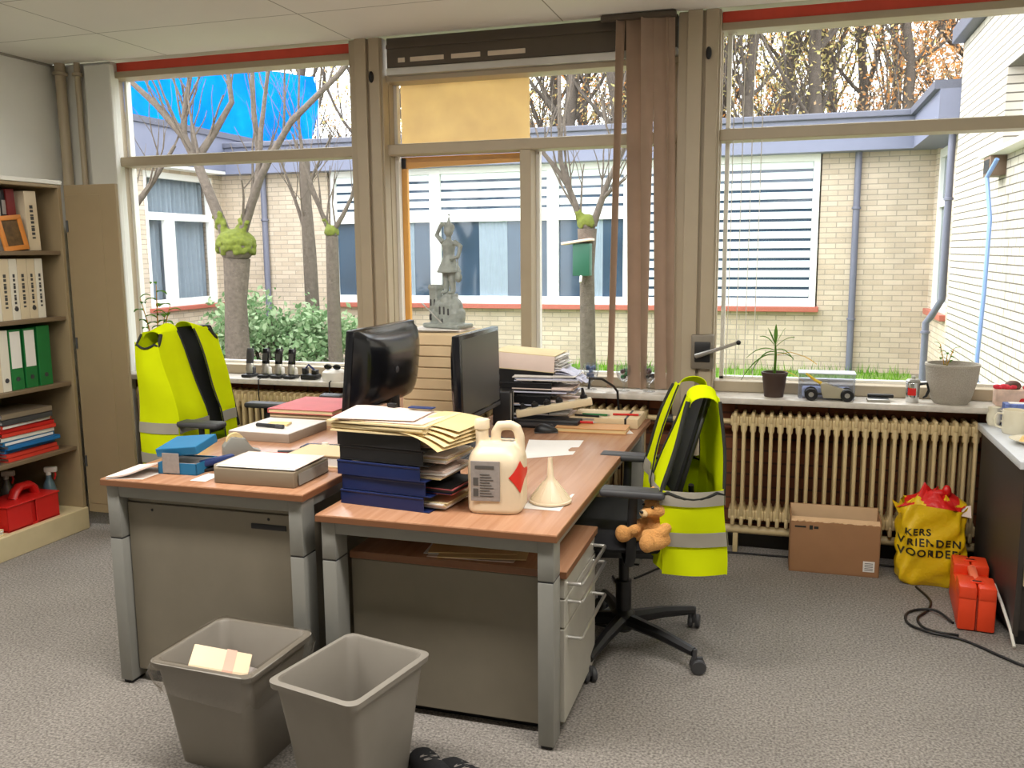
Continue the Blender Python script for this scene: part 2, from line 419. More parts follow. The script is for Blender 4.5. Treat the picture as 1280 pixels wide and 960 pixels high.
w3 = window('window_3', -.335, XR, 1, ([(-.313, XR, .845, 2.02), (-.313, XR, 2.075, H0)], []), H0)
MB().box(-3.885, -2.285, 4.55, 4.58, 2.565, 2.62, b=.003).build('red_top_strip', M_['red_trim'], w1, 0)
MB().box(-.335, XR, 4.55, 4.58, 2.565, 2.62, b=.003).build('red_top_strip', M_['red_trim'], w3, 0)
# ochre casement outside the middle opening
o = MB().box(-2.118, -2.042, 4.672, 4.70, .845, 2.02, b=.004)
o.prism([(-2.12, 1.955), (-1.9, 1.965), (-1.345, 1.975), (-1.345, 2.02), (-2.12, 2.02)], 4.672, 4.70, M=Matrix(((1, 0, 0, 0), (0, 0, 1, 0), (0, 1, 0, 0), (0, 0, 0, 1))))
o.build('ochre_casement', M_['ochre'], w2, 0)
# window sills
sl = struct('trim_4', MB().box(-3.83, -.537, 4.36, 4.56, .76, .79, b=.006), M_['sill'], smooth=30)
sr = struct('trim_5', MB().box(-.333, XR, 4.36, 4.56, .76, .79, b=.006), M_['sill'], smooth=30)

# ventilation grille above the middle window
g = thing('ventilation_grille', 'dark metal ventilation grille with pale slots above the middle window', 'grille', (-1.3, 4.50, 2.5))
MB().box(-.765, .76, -.005, .05, -.035, .115, b=.003).box(-.765, .76, -.012, 0, .06, .08).build('housing', M_['grille'], g, 0)
MB().box(-.765, .76, -.012, .06, -.075, -.037, b=.004).build('rail', M_['silver'], g, 0)
for a, b in ((-.70, -.66), (-.63, -.44), (-.40, -.24), (-.20, 0.0)):
    MB().box(a, b, -.009, -.004, -.012, .012, b=.002).build('slot', M_['slot'], g, 0)
# ochre cloth blind behind the upper left pane of the middle window
b_ = thing('roller_blind', 'ochre yellow cloth blind covering the upper left pane of the middle window', 'blind', (-1.70, 4.665, 2.05))
MB().grid(lambda u, v: Vector((-.37 + u * .74, .012 + .004 * math.sin(u * 9 + v * 3), .01 + v * .36)), 24, 8, thick=.003).build('cloth', M_['ochre_cloth'], b_)
MB().tube([(-.37, .02, .375), (.37, .02, .375)], .012, 10).build('roller', M_['silver'], b_)
# vertical blind gathered beside the right column
vb = thing('vertical_blind', 'brown vertical blind drawn aside in front of the column, hanging to the sill', 'blind', (-.70, 4.43, .80))
MB().box(-.2, .16, -.02, .02, 1.79, 1.815, b=.004).build('head_rail', M_['grille'], vb)
for i, (xt, xb, yo, a, w) in enumerate(((-.105, -.142, .0, 72, .09), (-.04, -.022, .012, 40, .088), (.028, .03, -.012, 66, .09), (.088, .112, .006, 48, .08), (.13, .158, .02, 74, .08))):
    def fn(u, v, xt=xt, xb=xb, yo=yo, a=math.radians(a), w=w, i=i):
        k = (u - .5) * w; aa = a + .15 * math.sin(v * 2.2 + i) - .25 * v
        return Vector((xb + (xt - xb) * v + k * math.cos(aa), yo + .42 * k * math.sin(aa) + .010 * (1 - (2 * u - 1) ** 2), .008 + v * 1.785))
    sl_ = MB().grid(fn, 6, 14, thick=.002).build('slat', M_['slat'], vb)
cd = MB()
for i in range(4): cd.tube([(-.335 + .065 + i * .045, 4.545 + .004 * i, 2.52), (-.333 + .062 + i * .044, 4.55, 1.6), (-.335 + .06 + i * .043, 4.548, .86)], .0022, 5)
tag(cd.build('blind_cord', M_['white_pl']), 'four thin white blind cords hanging down the left edge of the right window', 'cord')
# window operator
wo = thing('window_crank', 'grey steel window operator with a lever, fixed to the column beside the right window', 'crank', (-.385, 4.45, 1.0))
MB().box(-.055, .055, -.01, .04, -.085, .085, b=.006).build('back_plate', mat('worn_steel_plate', (128, 120, 106), .5, .3), wo); MB().box(-.038, .038, -.016, -.008, -.05, .05, b=.004).build('recess', M_['black'], wo)
MB().tube([(-.03, -.022, -.02), (.05, -.05, .01), (.17, -.07, .055)], [.013, .01, .008], 8).build('lever', M_['silver'], wo); MB().ell((.175, -.071, .057), .012).build('knob', M_['black'], wo)

# radiators
def radiator(x0, n, pitch, label, z0=.15, z1=.715):
    t = thing('radiator', label, 'radiator', (x0, 4.435, 0), group='column radiators under the windows')
    me = None
    mb = MB(); hw = pitch * .5
    for yy in (-.045, .045):
        mb.box(-.0085, .0085, yy - .017, yy + .017, z0 + .03, z1 - .03, b=.0075)
    mb.box(-hw * .995, hw * .995, -.056, .056, z0 + .03, z0 + .08, b=.006); mb.box(-hw * .995, hw * .995, -.056, .056, z1 - .066, z1 - .018, b=.006)
    for zz in (z0 + .04, z1 - .10): mb.box(-.0145, .0145, -.06, .06, zz, zz + .06, b=.012)
    mb.box(-.009, .009, -.064, .064, z1 - .05, z1, b=.007); mb.box(-.009, .009, -.064, .064, z0, z0 + .05, b=.007)
    for i in range(n):
        if i == 0: s0 = mb.build('section', M_['radiator'], t, 50); s0.location = (0, 0, 0); me = s0.data
        else:
            s1 = bpy.data.objects.new('section', me); COL.objects.link(s1); s1.parent = t; s1.location = (i * pitch, 0, 0)
    for i in (1, n - 2): MB().box(i * pitch - .01, i * pitch + .01,   .06, .088, z0 + .02, z0 + .06, b=.003).build('wall_bracket', M_['radiator'], t)
    return t
radiator(-3.70, 37, .0425, 'cream column radiator under the left window, behind the desk with the grey trays')
radiator(-1.99, 32, .0425, 'cream column radiator under the middle window, half hidden by the desk')
radiator(-.215, 26, .0425, 'cream column radiator under the right window behind the cardboard box')
pp = thing('heating_pipe', 'cream pipe running low along the wall under the right radiator', 'pipe', (-.3, 4.42, .1))
MB().tube([(-.35, 0, 0.02), (1.3, 0, 0.02)], .021, 12).build('pipe', M_['radiator'], pp)
for x in (.1, .95): MB().box(x - .012, x + .012, -.012, .11, -.1, .02, b=.003).build('pipe_clip', M_['radiator'], pp)
pp = thing('heating_pipe', 'short cream pipe joining the radiators in front of the column at sill height', 'pipe', (-.66, 4.44, .66))
MB().tube([(0.01, 0, 0), (.43, 0, 0)], .014, 10).build('pipe', M_['radiator'], pp); MB().lathe([(0, -.02), (.02, -.018), (.022, .018), (0, .02)], (0, 0, 0), 10, M=xf((.12, 0, 0), ry=PI / 2)).build('valve', M_['dark_grey'], pp)

# unseen fill lights added above the frame to brighten the room
def fill_light(x, y, lab):
    t = thing('added_ceiling_light', lab, 'lamp', (x, y, ZC), group='added fill lights')
    MB().box(-.62, .62, -.15, .15, -.05, 0, b=.006).build('housing', M_['ceil_metal'], t)
    dm = bpy.data.materials.new('fill_light_diffuser'); dm.use_nodes = True
    p = dm.node_tree.nodes['Principled BSDF']; p.inputs['Emission Color'].default_value = (1, .93, .82, 1); p.inputs['Emission Strength'].default_value = 1.5
    MB().box(-.59, .59, -.12, .12, -.058, -.05, b=.003).build('diffuser', dm, t)
    L = bpy.data.lights.new('added_ceiling_lamp', 'AREA'); L.shape = 'RECTANGLE'; L.size = 1.15; L.size_y = .22; L.energy = FILL_LAMP; L.color = (1, .96, .91)
    q = bpy.data.objects.new('added_ceiling_lamp', L); COL.objects.link(q); q.parent = t; q.location = (0, 0, -.065)
fill_light(-2.9, 1.9, 'added unseen luminaire in front of the left cabinets')
fill_light(.2, 1.9, 'added unseen luminaire above the right half of the room')
fill_light(-1.4, 1.9, 'added unseen luminaire between the two others, before the desks')

# ------------------------------------------------------------------ outdoors
def ground():
    m = mat('courtyard_soil_paving', (122, 114, 100), 0.95, var=0.2, scale=5, bump=1, bscale=60)
    struct('ground', MB().box(-30, 14, 4.75, 45, -.2, 0), m)
    g = mat('courtyard_lawn', (110, 136, 62), 0.95, var=0.3, scale=5, bump=1, bscale=60)
    return struct('ground', MB().box(-4.6, 1.45, 7.0, 11.45, -.01, .012), g)
ground()
brick_x = brick_mat('yellow_brick', 'x', (200, 184, 164), (184, 167, 146), (156, 146, 132))
brick_y = brick_mat('yellow_brick_side', 'y', (202, 188, 170), (188, 172, 152), (156, 146, 132))
brick_w = brick_mat('white_washed_brick', 'y', (196, 189, 176), (182, 174, 160), (96, 90, 80), noisy=.06)
fascia = mat('blue_grey_fascia', (110, 114, 134), 0.5, var=.03)
coping = mat('slate_coping', (86, 88, 102), 0.5)
sillred = mat('red_brown_sill_tile', (168, 92, 76), 0.5)
pane_m = mat('dark_blue_pane', (56, 74, 92), 0.06, var=.3, scale=1.5)
blind_m = mat('white_blind_slat', (232, 240, 244), 0.6, var=.02)
curtain_m = mat('grey_blue_curtain', (136, 150, 162), 0.8, var=.06)
upvc = mat('white_window_frame', (240, 240, 236), 0.4, var=.01)
pipe_m = mat('grey_drainpipe_zinc', (104, 106, 122), 0.45)

bd = thing('brick_building', 'yellow brick building across the courtyard with a long white window band', 'building', (0, 0, 0))
wb = MB().box(-8.2, 1.9, 11.5, 11.8, 0, .77).box(-8.2, -6.25, 11.5, 11.8, .77, 2.65).box(.36, 1.9, 11.5, 11.8, .77, 2.65).box(-6.25, .36, 11.72, 11.8, .77, 2.65)
wb.build('wall', brick_x, bd, 0)
MB().box(-8.0, 1.65, 11.25, 12.3, 2.62, 2.98).build('fascia', fascia, bd, 0); MB().box(-8.0, 1.65, 11.2, 12.3, 2.98, 3.05, b=.01).build('coping', coping, bd, 0)
MB().box(-6.27, .38, 11.40, 11.55, .735, .80, b=.006).build('window_sill', sillred, bd, 0)
def far_window(x0, x1, zt, stripes, lowstripes=False):
    fw = .075
    f = MB().box(x0, x0 + fw, 11.47, 11.58, .80, 2.62).box(x1 - fw, x1, 11.47, 11.58, .80, 2.62).box(x0 + fw, x1 - fw, 11.475, 11.575, .80, .90).box(x0 + fw, x1 - fw, 11.475, 11.575, 2.54, 2.62)
    if zt: f.box(x0 + fw, x1 - fw, 11.475, 11.575, 1.90, 2.00)
    w = f.build('window', upvc, bd, 0)
    MB().box(x0 + fw, x1 - fw, 11.53, 11.545, .9, 2.54).build('pane', pane_m, w, 0)
    s = MB(); z = 2.54
    zl = .93 if lowstripes else 2.02
    while z > zl:
        s.box(x0 + fw + .005, x1 - fw - .005, 11.515, 11.525, max(z - .085, .9), z - .002); z -= .118
    s.build('blind', blind_m, w, 0)
    return w
far_window(-6.20, -5.62, True, 5); far_window(-5.62, -4.62, True, 5); far_window(-4.62, -2.96, True, 5); far_window(-2.96, -1.95, True, 5); far_window(-1.95, .34, False, 5, True)
def fc_curtain(x0, x1, par, y=11.523):
    MB().grid(lambda u, v: Vector((x0 + u * (x1 - x0), y + .004 * math.sin(u * 40), .9 + v * 1.0)), 40, 2).build('curtain', curtain_m, par)
fc_curtain(-5.15, -4.95, bd); fc_curtain(-4.0, -3.6, bd); fc_curtain(-2.5, -2.3, bd)
def drainpipe(pts, label, r=.045):
    t = thing('drainpipe', label, 'drainpipe', pts[-1])
    o = Vector(pts[-1]); MB().tube([Vector(p) - o for p in pts], r, 10).build('pipe', pipe_m, t)
    p = Vector(pts[0]) - o
    for k in (.25, .75):
        z = p.z * k
        q = p if k > .5 else Vector((0, 0, 0))
        MB().lathe([(r, -.015), (r + .012, -.012), (r + .012, .012), (r, .015)], (q.x if k > .5 else 0, q.y if k > .5 else 0, z), 12).build('pipe_bracket', pipe_m, t)
    return t
drainpipe([(.76, 11.44, 2.63), (.76, 11.44, 0)], 'grey drainpipe on the far yellow brick wall right of the striped blind window', .04)
drainpipe([(-7.25, 11.44, 2.63), (-7.25, 11.44, 0)], 'grey drainpipe on the far brick wall behind the mossy tree')
drainpipe([(1.47, 9.62, 2.62), (1.47, 9.62, 1.0), (1.40, 9.75, .82), (1.36, 9.8, .75), (1.36, 9.8, 0)], 'grey drainpipe with a bend at the corner of the white brick wall', .034)

lw = thing('brick_building', 'yellow brick side wing on the left of the courtyard with a curtained window', 'building', (-7.98, 8, 0))
def lo(mb): return mb
XW = 0
mb = MB().box(-.4, 0, -3.2, 1.81, 0, 2.65).box(-.4, 0, 3.28, 3.55, 0, 2.65).box(-.4, 0, 1.81, 3.28, 0, .77).box(-.4, 0, 1.81, 3.28, 2.58, 2.65)
mb.build('wall', brick_y, lw, 0)
MB().box(-3.5, .25, -3.2, 4.4, 2.66, 3.12).build('fascia', fascia, lw, 0); MB().box(-3.5, .28, -3.2, 4.4, 3.12, 3.2).build('coping', coping, lw, 0); MB().box(-.1, .24, -3.2, 3.3, 2.62, 2.66).build('soffit', upvc, lw, 0)
MB().box(-.1, .08, 1.77, 3.32, .735, .79, b=.006).build('window_sill', sillred, lw, 0)
f = MB().box(-.1, -.02, 1.81, 1.89, .79, 2.58).box(-.1, -.02, 3.2, 3.28, .79, 2.58).box(-.095, -.025, 1.89, 3.2, .79, .89).box(-.095, -.025, 1.89, 3.2, 2.5, 2.58).box(-.095, -.025, 1.89, 3.2, 1.95, 2.05).box(-.09, -.03, 2.22, 2.42, .89, 1.95)
w = f.build('window', upvc, lw, 0)
MB().box(-.075, -.07, 1.85, 3.25, .85, 2.55).build('pane', M_['glass'], w, 0)
MB().grid(lambda u, v: Vector((-.2 + .025 * math.sin(u * 90) + .01 * math.sin(u * 31), 1.85 + u * 1.4, .85 + v * 1.7)), 160, 2).build('curtain', curtain_m, w)
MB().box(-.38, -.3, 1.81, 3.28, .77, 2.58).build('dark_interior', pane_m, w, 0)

rw = thing('brick_building', 'low brick wing at the far right corner with a narrow white window', 'building', (1.6, 9.5, 0))
MB().box(0, .4, 0, .75, 0, 2.65).box(0, .4, 1.85, 2.0, 0, 2.65).box(0, .4, .75, 1.85, 0, .80).build('wall', brick_y, rw, 0)
MB().box(-.28, .6, -.02, 1.75, 2.62, 2.98).build('fascia', fascia, rw, 0); MB().box(-.33, .6, -.02, 1.75, 2.98, 3.06).build('coping', coping, rw, 0)
f = MB().box(.02, .1, .75, .85, .8, 2.6).box(.02, .1, 1.75, 1.85, .8, 2.6).box(.025, .095, .85, 1.75, .8, .9).box(.025, .095, .85, 1.75, 2.5, 2.6).box(.025, .095, .85, 1.75, 1.95, 2.04).box(.03, .09, 1.25, 1.33, .9, 1.95)
w = f.build('window', upvc, rw, 0); MB().box(.06, .07, .8, 1.8, .85, 2.55).build('pane', pane_m, w, 0)
MB().box(-.06, .1, .7, 1.9, .735, .8, b=.006).build('window_sill', sillred, rw, 0)

tw = thing('brick_building', 'tall white brick wall close outside the right window', 'building', (1.5, 7, 0))
MB().box(0, .5, .57, 2.49, 0, 3.38).box(0, .5, -2.15, -.9, 0, 3.38).box(0, .5, -.9, .57, 0, 2.2).box(0, .5, -.9, .57, 2.81, 3.38).build('wall', brick_w, tw, 0)
MB().box(-.1, .6, -2.15, 2.52, 3.38, 3.52, b=.01).build('coping', coping, tw, 0)
f = MB().box(.12, .2, -.9, -.82, 2.2, 2.81).box(.12, .2, .49, .57, 2.2, 2.81).box(.125, .195, -.82, .49, 2.2, 2.28).box(.125, .195, -.82, .49, 2.73, 2.81)
w = f.build('window', upvc, tw, 0); MB().box(.16, .17, -.85, .52, 2.25, 2.78).build('pane', pane_m, w, 0)
MB().box(-.12, .14, -.95, .78, 2.165, 2.2, b=.005).build('window_sill', upvc, tw, 0)
vt = thing('vent_box', 'small brown vent block under the white ledge on the white brick wall', 'vent', (1.44, 7.5, 2.09))
MB().box(-.05, .06, -.12, .12, -.07, .075, b=.004).build('body', mat('brown_vent', (112, 92, 74), .6), vt); MB().box(-.053, -.048, -.09, .09, -.045, .05).build('grille', M_['black'], vt)
hs = [(1.40, 7.2, 2.12), (1.36, 7.3, 2.0), (1.38, 7.2, 1.7), (1.36, 7.12, 1.2), (1.34, 7.1, .7), (1.36, 7.08, .2), (1.34, 7.1, 0.02)]
tag(MB().tube(hs, .016, 8).build('hose', mat('pale_blue_hose', (120, 150, 200), .4)), 'pale blue hose hanging down the white brick wall', 'hose')

# blue tarpaulin on the roof beyond
tp = thing('tarpaulin', 'bright blue tarpaulin stretched over a scaffold beyond the left roof', 'tarpaulin', (-9.5, 14, 2.9))
tarp_m = cloth_mat('blue_tarpaulin', (10, 132, 226), 0.4, var=.12)
MB().grid(lambda u, v: Vector((-2.4 + u * 4.1, .1 * math.sin(u * 17) * math.sin(v * 5 + 1) + .05 * math.sin(u * 41 + v * 7), .2 + v * (2.1 - .75 * u))), 50, 12, thick=.01).build('sheet', tarp_m, tp)
for x in (-2.3, -.8, .7, 1.65): MB().tube([(x, .2, .1), (x, .2, 2.2 - .75 * (x + 2.4) / 4.6)], .03, 8).build('scaffold_pole', M_['silver'], tp)
for z in (.5, 1.4): MB().tube([(-2.4, .25, z), (1.7, .25, z - .1)], .03, 8).build('scaffold_rail', M_['silver'], tp)
rf = thing('flat_roof', 'flat roof under the blue tarpaulin behind the left wing', 'roof', (-11, 14, 0))
MB().box(-4, 3.6, -.4, 4, 0, 3.0).build('block', brick_x, rf, 0); MB().box(-4, 3.65, -.5, 4, 2.98, 3.08).build('roof_edge', coping, rf, 0)

# trees
bark = mat('grey_brown_bark', (92, 82, 72), 0.95, var=.3, scale=26, bump=1, bscale=60)
bark_d = mat('dark_bark', (74, 66, 58), 0.95, var=.3, scale=20, bump=1, bscale=40)
moss = mat('green_moss', (92, 100, 28), 0.95, var=.3, scale=40, bump=1, bscale=120)
def branch(mb, p, d, L, r, depth, rg, up=.25, kids_=3, mi=0):
    pts = [Vector(p)]; rs = [r]; d = Vector(d).normalized(); n = 5
    for i in range(n):
        d = (d + Vector((rg.uniform(-.16, .16), rg.uniform(-.16, .16), up * .25))).normalized()
        pts.append(pts[-1] + d * L / n); rs.append(r * (1 - .55 * (i + 1) / n))
    mb.tube(pts, rs, 6 if depth > 1 else 4, mi=mi)
    tips = [pts[-1]]
    if depth > 0:
        for k in range(kids_):
            i = rg.randint(2, n); q = pts[i]
            dd = (d + Vector((rg.uniform(-.9, .9), rg.uniform(-.9, .9), rg.uniform(-.1, .7)))).normalized()
            tips += branch(mb, q, dd, L * rg.uniform(.5, .75), rs[i] * .6, depth - 1, rg, up, kids_, mi)
    return tips
def leaf_cloud(name, centers, n, spread, size, mats, parent, rg, flat=.6):
    bm = bmesh.new()
    for i in range(n):
        c = rg.choice(centers) + Vector((rg.gauss(0, spread), rg.gauss(0, spread), rg.gauss(0, spread * flat)))
        a = Vector((rg.uniform(-1, 1), rg.uniform(-1, 1), rg.uniform(-1, 1))).normalized(); b = a.orthogonal().normalized()
        s = size * rg.uniform(.6, 1.4)
        vs = [bm.verts.new(c + a * s), bm.verts.new(c + b * s * .5), bm.verts.new(c - a * s), bm.verts.new(c - b * s * .5)]
        f = bm.faces.new(vs); f.material_index = rg.randrange(len(mats))
    me = bpy.data.meshes.new(name); bm.to_mesh(me); bm.free()
    for m in mats: me.materials.append(m)
    o = bpy.data.objects.new(name, me); COL.objects.link(o); o.parent = parent
    return o
def court_tree(label, base, trunk, rt, knob, limbs, seed, mossy=True, twigs=1):
    rg = random.Random(seed); t = thing('pollarded_tree', label, 'tree', base); o = Vector(base)
    mb = MB(); mb.tube([Vector(p) for p in trunk], rt, 10)
    if knob: mb.ell(Vector(knob[0]), knob[1], seg=12, rings=8)
    tr = mb.build('trunk', bark, t, 80)
    for pts, r in limbs:
        b = MB(); pts = [Vector(p) for p in pts]
        rs = [.62 * r * (1 - .6 * i / (len(pts) - 1)) for i in range(len(pts))]
        b.tube(pts, rs, 8)
        for k in range(twigs * 7):
            i = rg.randint(1, len(pts) - 1); d = (pts[i] - pts[i - 1]).normalized()
            dd = d + Vector((rg.uniform(-.8, .8), rg.uniform(-.6, .6), rg.uniform(0, .8)))
            branch(b, pts[i - 1].lerp(pts[i], rg.uniform(.3, 1)), dd, rg.uniform(.5, 1.0), rs[i] * .45, 1, rg, .4, 2)
        b.build('branch', bark, t, 80)
    if mossy and knob:
        m_ = MB(); c = Vector(knob[0]); k = knob[1]
        for i in range(150):
            a = rg.uniform(0, 2 * PI); e = rg.uniform(-.45, 1.35)
            m_.ell(c + Vector((math.cos(a) * math.cos(e) * k[0], math.sin(a) * math.cos(e) * k[1], math.sin(e) * k[2])) * .98, (k[0] * .2, k[1] * .2, k[2] * .17), seg=8, rings=6)
        for pts, r in limbs[:1] + limbs[3:5]:
            p0, p1 = Vector(pts[0]), Vector(pts[1])
            if (p0 - c).length < k[0] * 2:
                for i in range(40):
                    f_ = rg.uniform(0, .7); q = p0.lerp(p1, f_); m_.ell(q + Vector((rg.uniform(-1, 1), rg.uniform(-1, .2), rg.uniform(-.5, 1))) * r * .5, (r * .42 * (1 - .5 * f_),) * 3, seg=6, rings=5)
        solid(m_, 'moss', moss, t, .016, it=3)
    return t
def L_(base, *pts): return [tuple(Vector(p) - Vector(base)) for p in pts]
B = (-5.46, 8, 0)
court_tree('pollarded tree with a thick mossy knob outside the left window', B, L_(B, (-5.46, 8, 0), (-5.47, 8, .6), (-5.46, 8, 1.0), (-5.42, 8, 1.45)), [.15, .13, .115, .14], ((.04, 0, 1.57), (.185, .185, .165)),
    [(L_(B, (-5.5, 8, 1.6), (-5.66, 8, 2.0), (-5.84, 8, 2.45), (-5.98, 8, 2.7), (-6.2, 7.9, 3.0), (-6.5, 7.8, 3.3)), .10),
     (L_(B, (-5.98, 8, 2.7), (-5.97, 8.05, 3.0), (-5.9, 8.1, 3.4), (-5.85, 8.1, 4.0)), .06),
     (L_(B, (-5.84, 8, 2.45), (-5.66, 8.1, 2.75), (-5.45, 8.1, 3.02), (-5.55, 8.2, 3.4), (-5.8, 8.2, 4.0)), .07),
     (L_(B, (-5.36, 8, 1.65), (-5.2, 7.95, 1.95), (-5.06, 7.9, 2.2), (-4.9, 7.9, 2.45), (-4.6, 7.8, 2.75), (-4.0, 7.7, 3.15), (-3.6, 7.6, 3.5)), .085),
     (L_(B, (-5.38, 8, 1.7), (-5.22, 8.1, 2.1), (-5.16, 8.1, 2.43), (-5.2, 8.1, 2.9), (-5.26, 8.2, 3.4), (-5.3, 8.2, 4.2)), .07),
     (L_(B, (-5.06, 7.9, 2.2), (-5.0, 7.9, 2.7), (-4.9, 7.9, 3.2), (-4.85, 7.9, 4.0)), .05),
     (L_(B, (-6.9, 7.9, 1.75), (-6.55, 7.9, 2.0), (-6.3, 7.9, 2.25), (-6.05, 7.95, 2.6)), .07)], 3)
B = (-5.71, 10, 0)
court_tree('slender tree between the mossy tree and the column, its top cut short', B, L_(B, (-5.71, 10, 0), (-5.71, 10, .8), (-5.72, 10, 1.5), (-5.74, 10, 2.1), (-5.74, 10, 2.7)), [.1, .09, .085, .07, .06], None,
    [(L_(B, (-5.72, 10, 1.6), (-5.84, 10, 2.0), (-5.96, 10, 2.35), (-6.1, 10, 2.7)), .045), (L_(B, (-5.74, 10, 2.2), (-5.6, 10, 2.5), (-5.3, 9.9, 2.9)), .04), (L_(B, (-5.74, 10, 2.5), (-5.8, 10, 3.1), (-5.75, 10, 3.8)), .04)], 5)
B = (-4.87, 9, 0)
court_tree('thin tree with a mossy fork just left of the column', B, L_(B, (-4.87, 9, 0), (-4.87, 9, .9), (-4.86, 9, 1.68)), [.085, .075, .07], ((0.01, 0, 1.72), (.075, .075, .08)),
    [(L_(B, (-4.87, 9, 1.7), (-4.98, 9, 1.95), (-5.1, 9, 2.28), (-5.3, 9, 2.8)), .05), (L_(B, (-4.85, 9, 1.72), (-4.72, 9, 1.9), (-4.6, 9, 2.1), (-4.4, 8.9, 2.6)), .05)], 8)
B = (-1.94, 9, 0)
court_tree('pollarded tree with a bird feeder outside the middle window', B, L_(B, (-1.94, 9, 0), (-1.95, 9, .7), (-1.96, 9, 1.3), (-1.96, 9, 1.72)), [.085, .08, .075, .10], ((-.02, 0, 1.76), (.085, .085, .1)),
    [(L_(B, (-2.0, 9, 1.75), (-2.08, 9, 1.95), (-2.16, 9, 2.15), (-2.24, 9, 2.41), (-2.25, 9, 2.9), (-2.25, 9, 3.6)), .065),
     (L_(B, (-2.16, 9, 2.15), (-2.3, 9, 2.35), (-2.48, 9, 2.56), (-2.9, 8.9, 3.0), (-3.1, 8.9, 3.4)), .045),
     (L_(B, (-1.9, 9, 1.75), (-1.82, 9, 1.98), (-1.74, 9, 2.2), (-1.62, 9, 2.45), (-1.4, 9, 2.9)), .065),
     (L_(B, (-1.8, 9, 2.02), (-1.7, 8.95, 2.1), (-1.55, 8.9, 2.2)), .04)], 11)
fd = thing('bird_feeder', 'dark green bird feeder with a pale sloping roof on the tree outside', 'bird feeder', (-1.97, 8.83, 1.25))
MB().box(-.085, .085, -.07, .07, .0, .32, b=.006).build('seed_box', mat('dark_green_feeder', (26, 84, 62), .5), fd)
MB().box(-.15, .15, -.11, .11, .33, .355, b=.005, M=xf((0, 0, 0), rx=0, ry=-.14)).build('roof', mat('pale_feeder_roof', (206, 176, 158), .6), fd)
MB().tube([(0, -.06, -.0), (0, -.09, -.06)], .012, 8).build('perch', M_['white_pl'], fd)

# bush
bs = thing('bush', 'pale green leafy bush growing below the mossy tree', 'shrub', (-5.9, 9.4, 0))
rg = random.Random(21); cs = []
stem = MB()
for i in range(40):
    a = rg.uniform(-1, 1); h = rg.uniform(.4, .95) * (1 - .3 * a * a)
    p = Vector((a * .95, rg.uniform(-.35, .3), h)); cs.append(p); cs.append(p * .75)
    stem.tube([(p.x * .5, p.y * .4, 0), p * .6, p], [.015, .01, .005], 4)
stem.build('stem', bark_d, bs)
leaf_cloud('foliage', cs, 5200, .1, .04, [cloth_mat('bush_leaf_a', (132, 158, 116), .4, var=.12), cloth_mat('bush_leaf_b', (102, 132, 90), .4, var=.12), cloth_mat('bush_leaf_c', (164, 184, 146), .4)], bs, rg, 1)
# grass
gb = bmesh.new(); rg = random.Random(5)
for i in range(9000):
    x = rg.uniform(-4.4, 1.4); y = rg.uniform(7, 11.4) if i % 3 else rg.uniform(5, 11.4)
    h = rg.uniform(.05, .16) * (1.5 if rg.random() < .1 else 1); a = rg.uniform(0, PI); dx, dy = math.cos(a) * .006, math.sin(a) * .006; l = rg.uniform(-.06, .06)
    v = [gb.verts.new((x - dx, y - dy, 0)), gb.verts.new((x + dx, y + dy, 0)), gb.verts.new((x + l, y + rg.uniform(-.05, .05), h))]
    f = gb.faces.new(v); f.material_index = rg.randrange(2)
me = bpy.data.meshes.new('grass'); gb.to_mesh(me); gb.free()
me.materials.append(cloth_mat('grass_a', (120, 168, 52), .4)); me.materials.append(cloth_mat('grass_b', (86, 132, 44), .4))
go = bpy.data.objects.new('grass', me); COL.objects.link(go); tag(go, 'green grass growing in the courtyard along the brick wall', 'grass', kind='stuff')

# autumn wood beyond the roofs
lf = [cloth_mat('leaf_olive', (170, 164, 108), .55, var=.12), cloth_mat('leaf_yellow', (204, 186, 124), .55, var=.12), cloth_mat('leaf_orange', (212, 152, 92), .55, var=.12), cloth_mat('leaf_brown', (176, 150, 116), .55, var=.12)]
def forest_tree(kind, seed):
    rg = random.Random(seed); t = thing('autumn_tree', '', 'tree', (0, 0, 0), group='trees of the wood beyond the roofs')
    mb = MB(); pts = [Vector((0, 0, 0))]
    H = rg.uniform(9, 11)
    for i in range(8): pts.append(pts[-1] + Vector((rg.uniform(-.25, .25), rg.uniform(-.2, .2), H / 8)))
    mb.tube(pts, [.16 - .012 * i for i in range(9)], 8)
    cs = []
    for k in range(20):
        i = rg.randint(2, 8); a = rg.uniform(0, 2 * PI)
        cs += branch(mb, pts[i], (math.cos(a), math.sin(a), rg.uniform(.3, 1.2)), rg.uniform(1.2, 2.8), .045, 2, rg, .5, 4)
    mb.build('trunk', bark_d, t, 80)
    ms = {0: [lf[0], lf[1]], 1: [lf[1], lf[2]], 2: [lf[0], lf[3], lf[1]], 3: [lf[2], lf[3]]}[kind]
    leaf_cloud('foliage', cs, (2300, 2300, 1300, 5200)[kind], .36, .05, ms, t, rg, .8)
    return t
fl = ['olive and yellow tree', 'yellow and orange tree', 'thinly leaved brown tree', 'dense orange tree']
protos = [forest_tree(k, 40 + k) for k in range(4)]
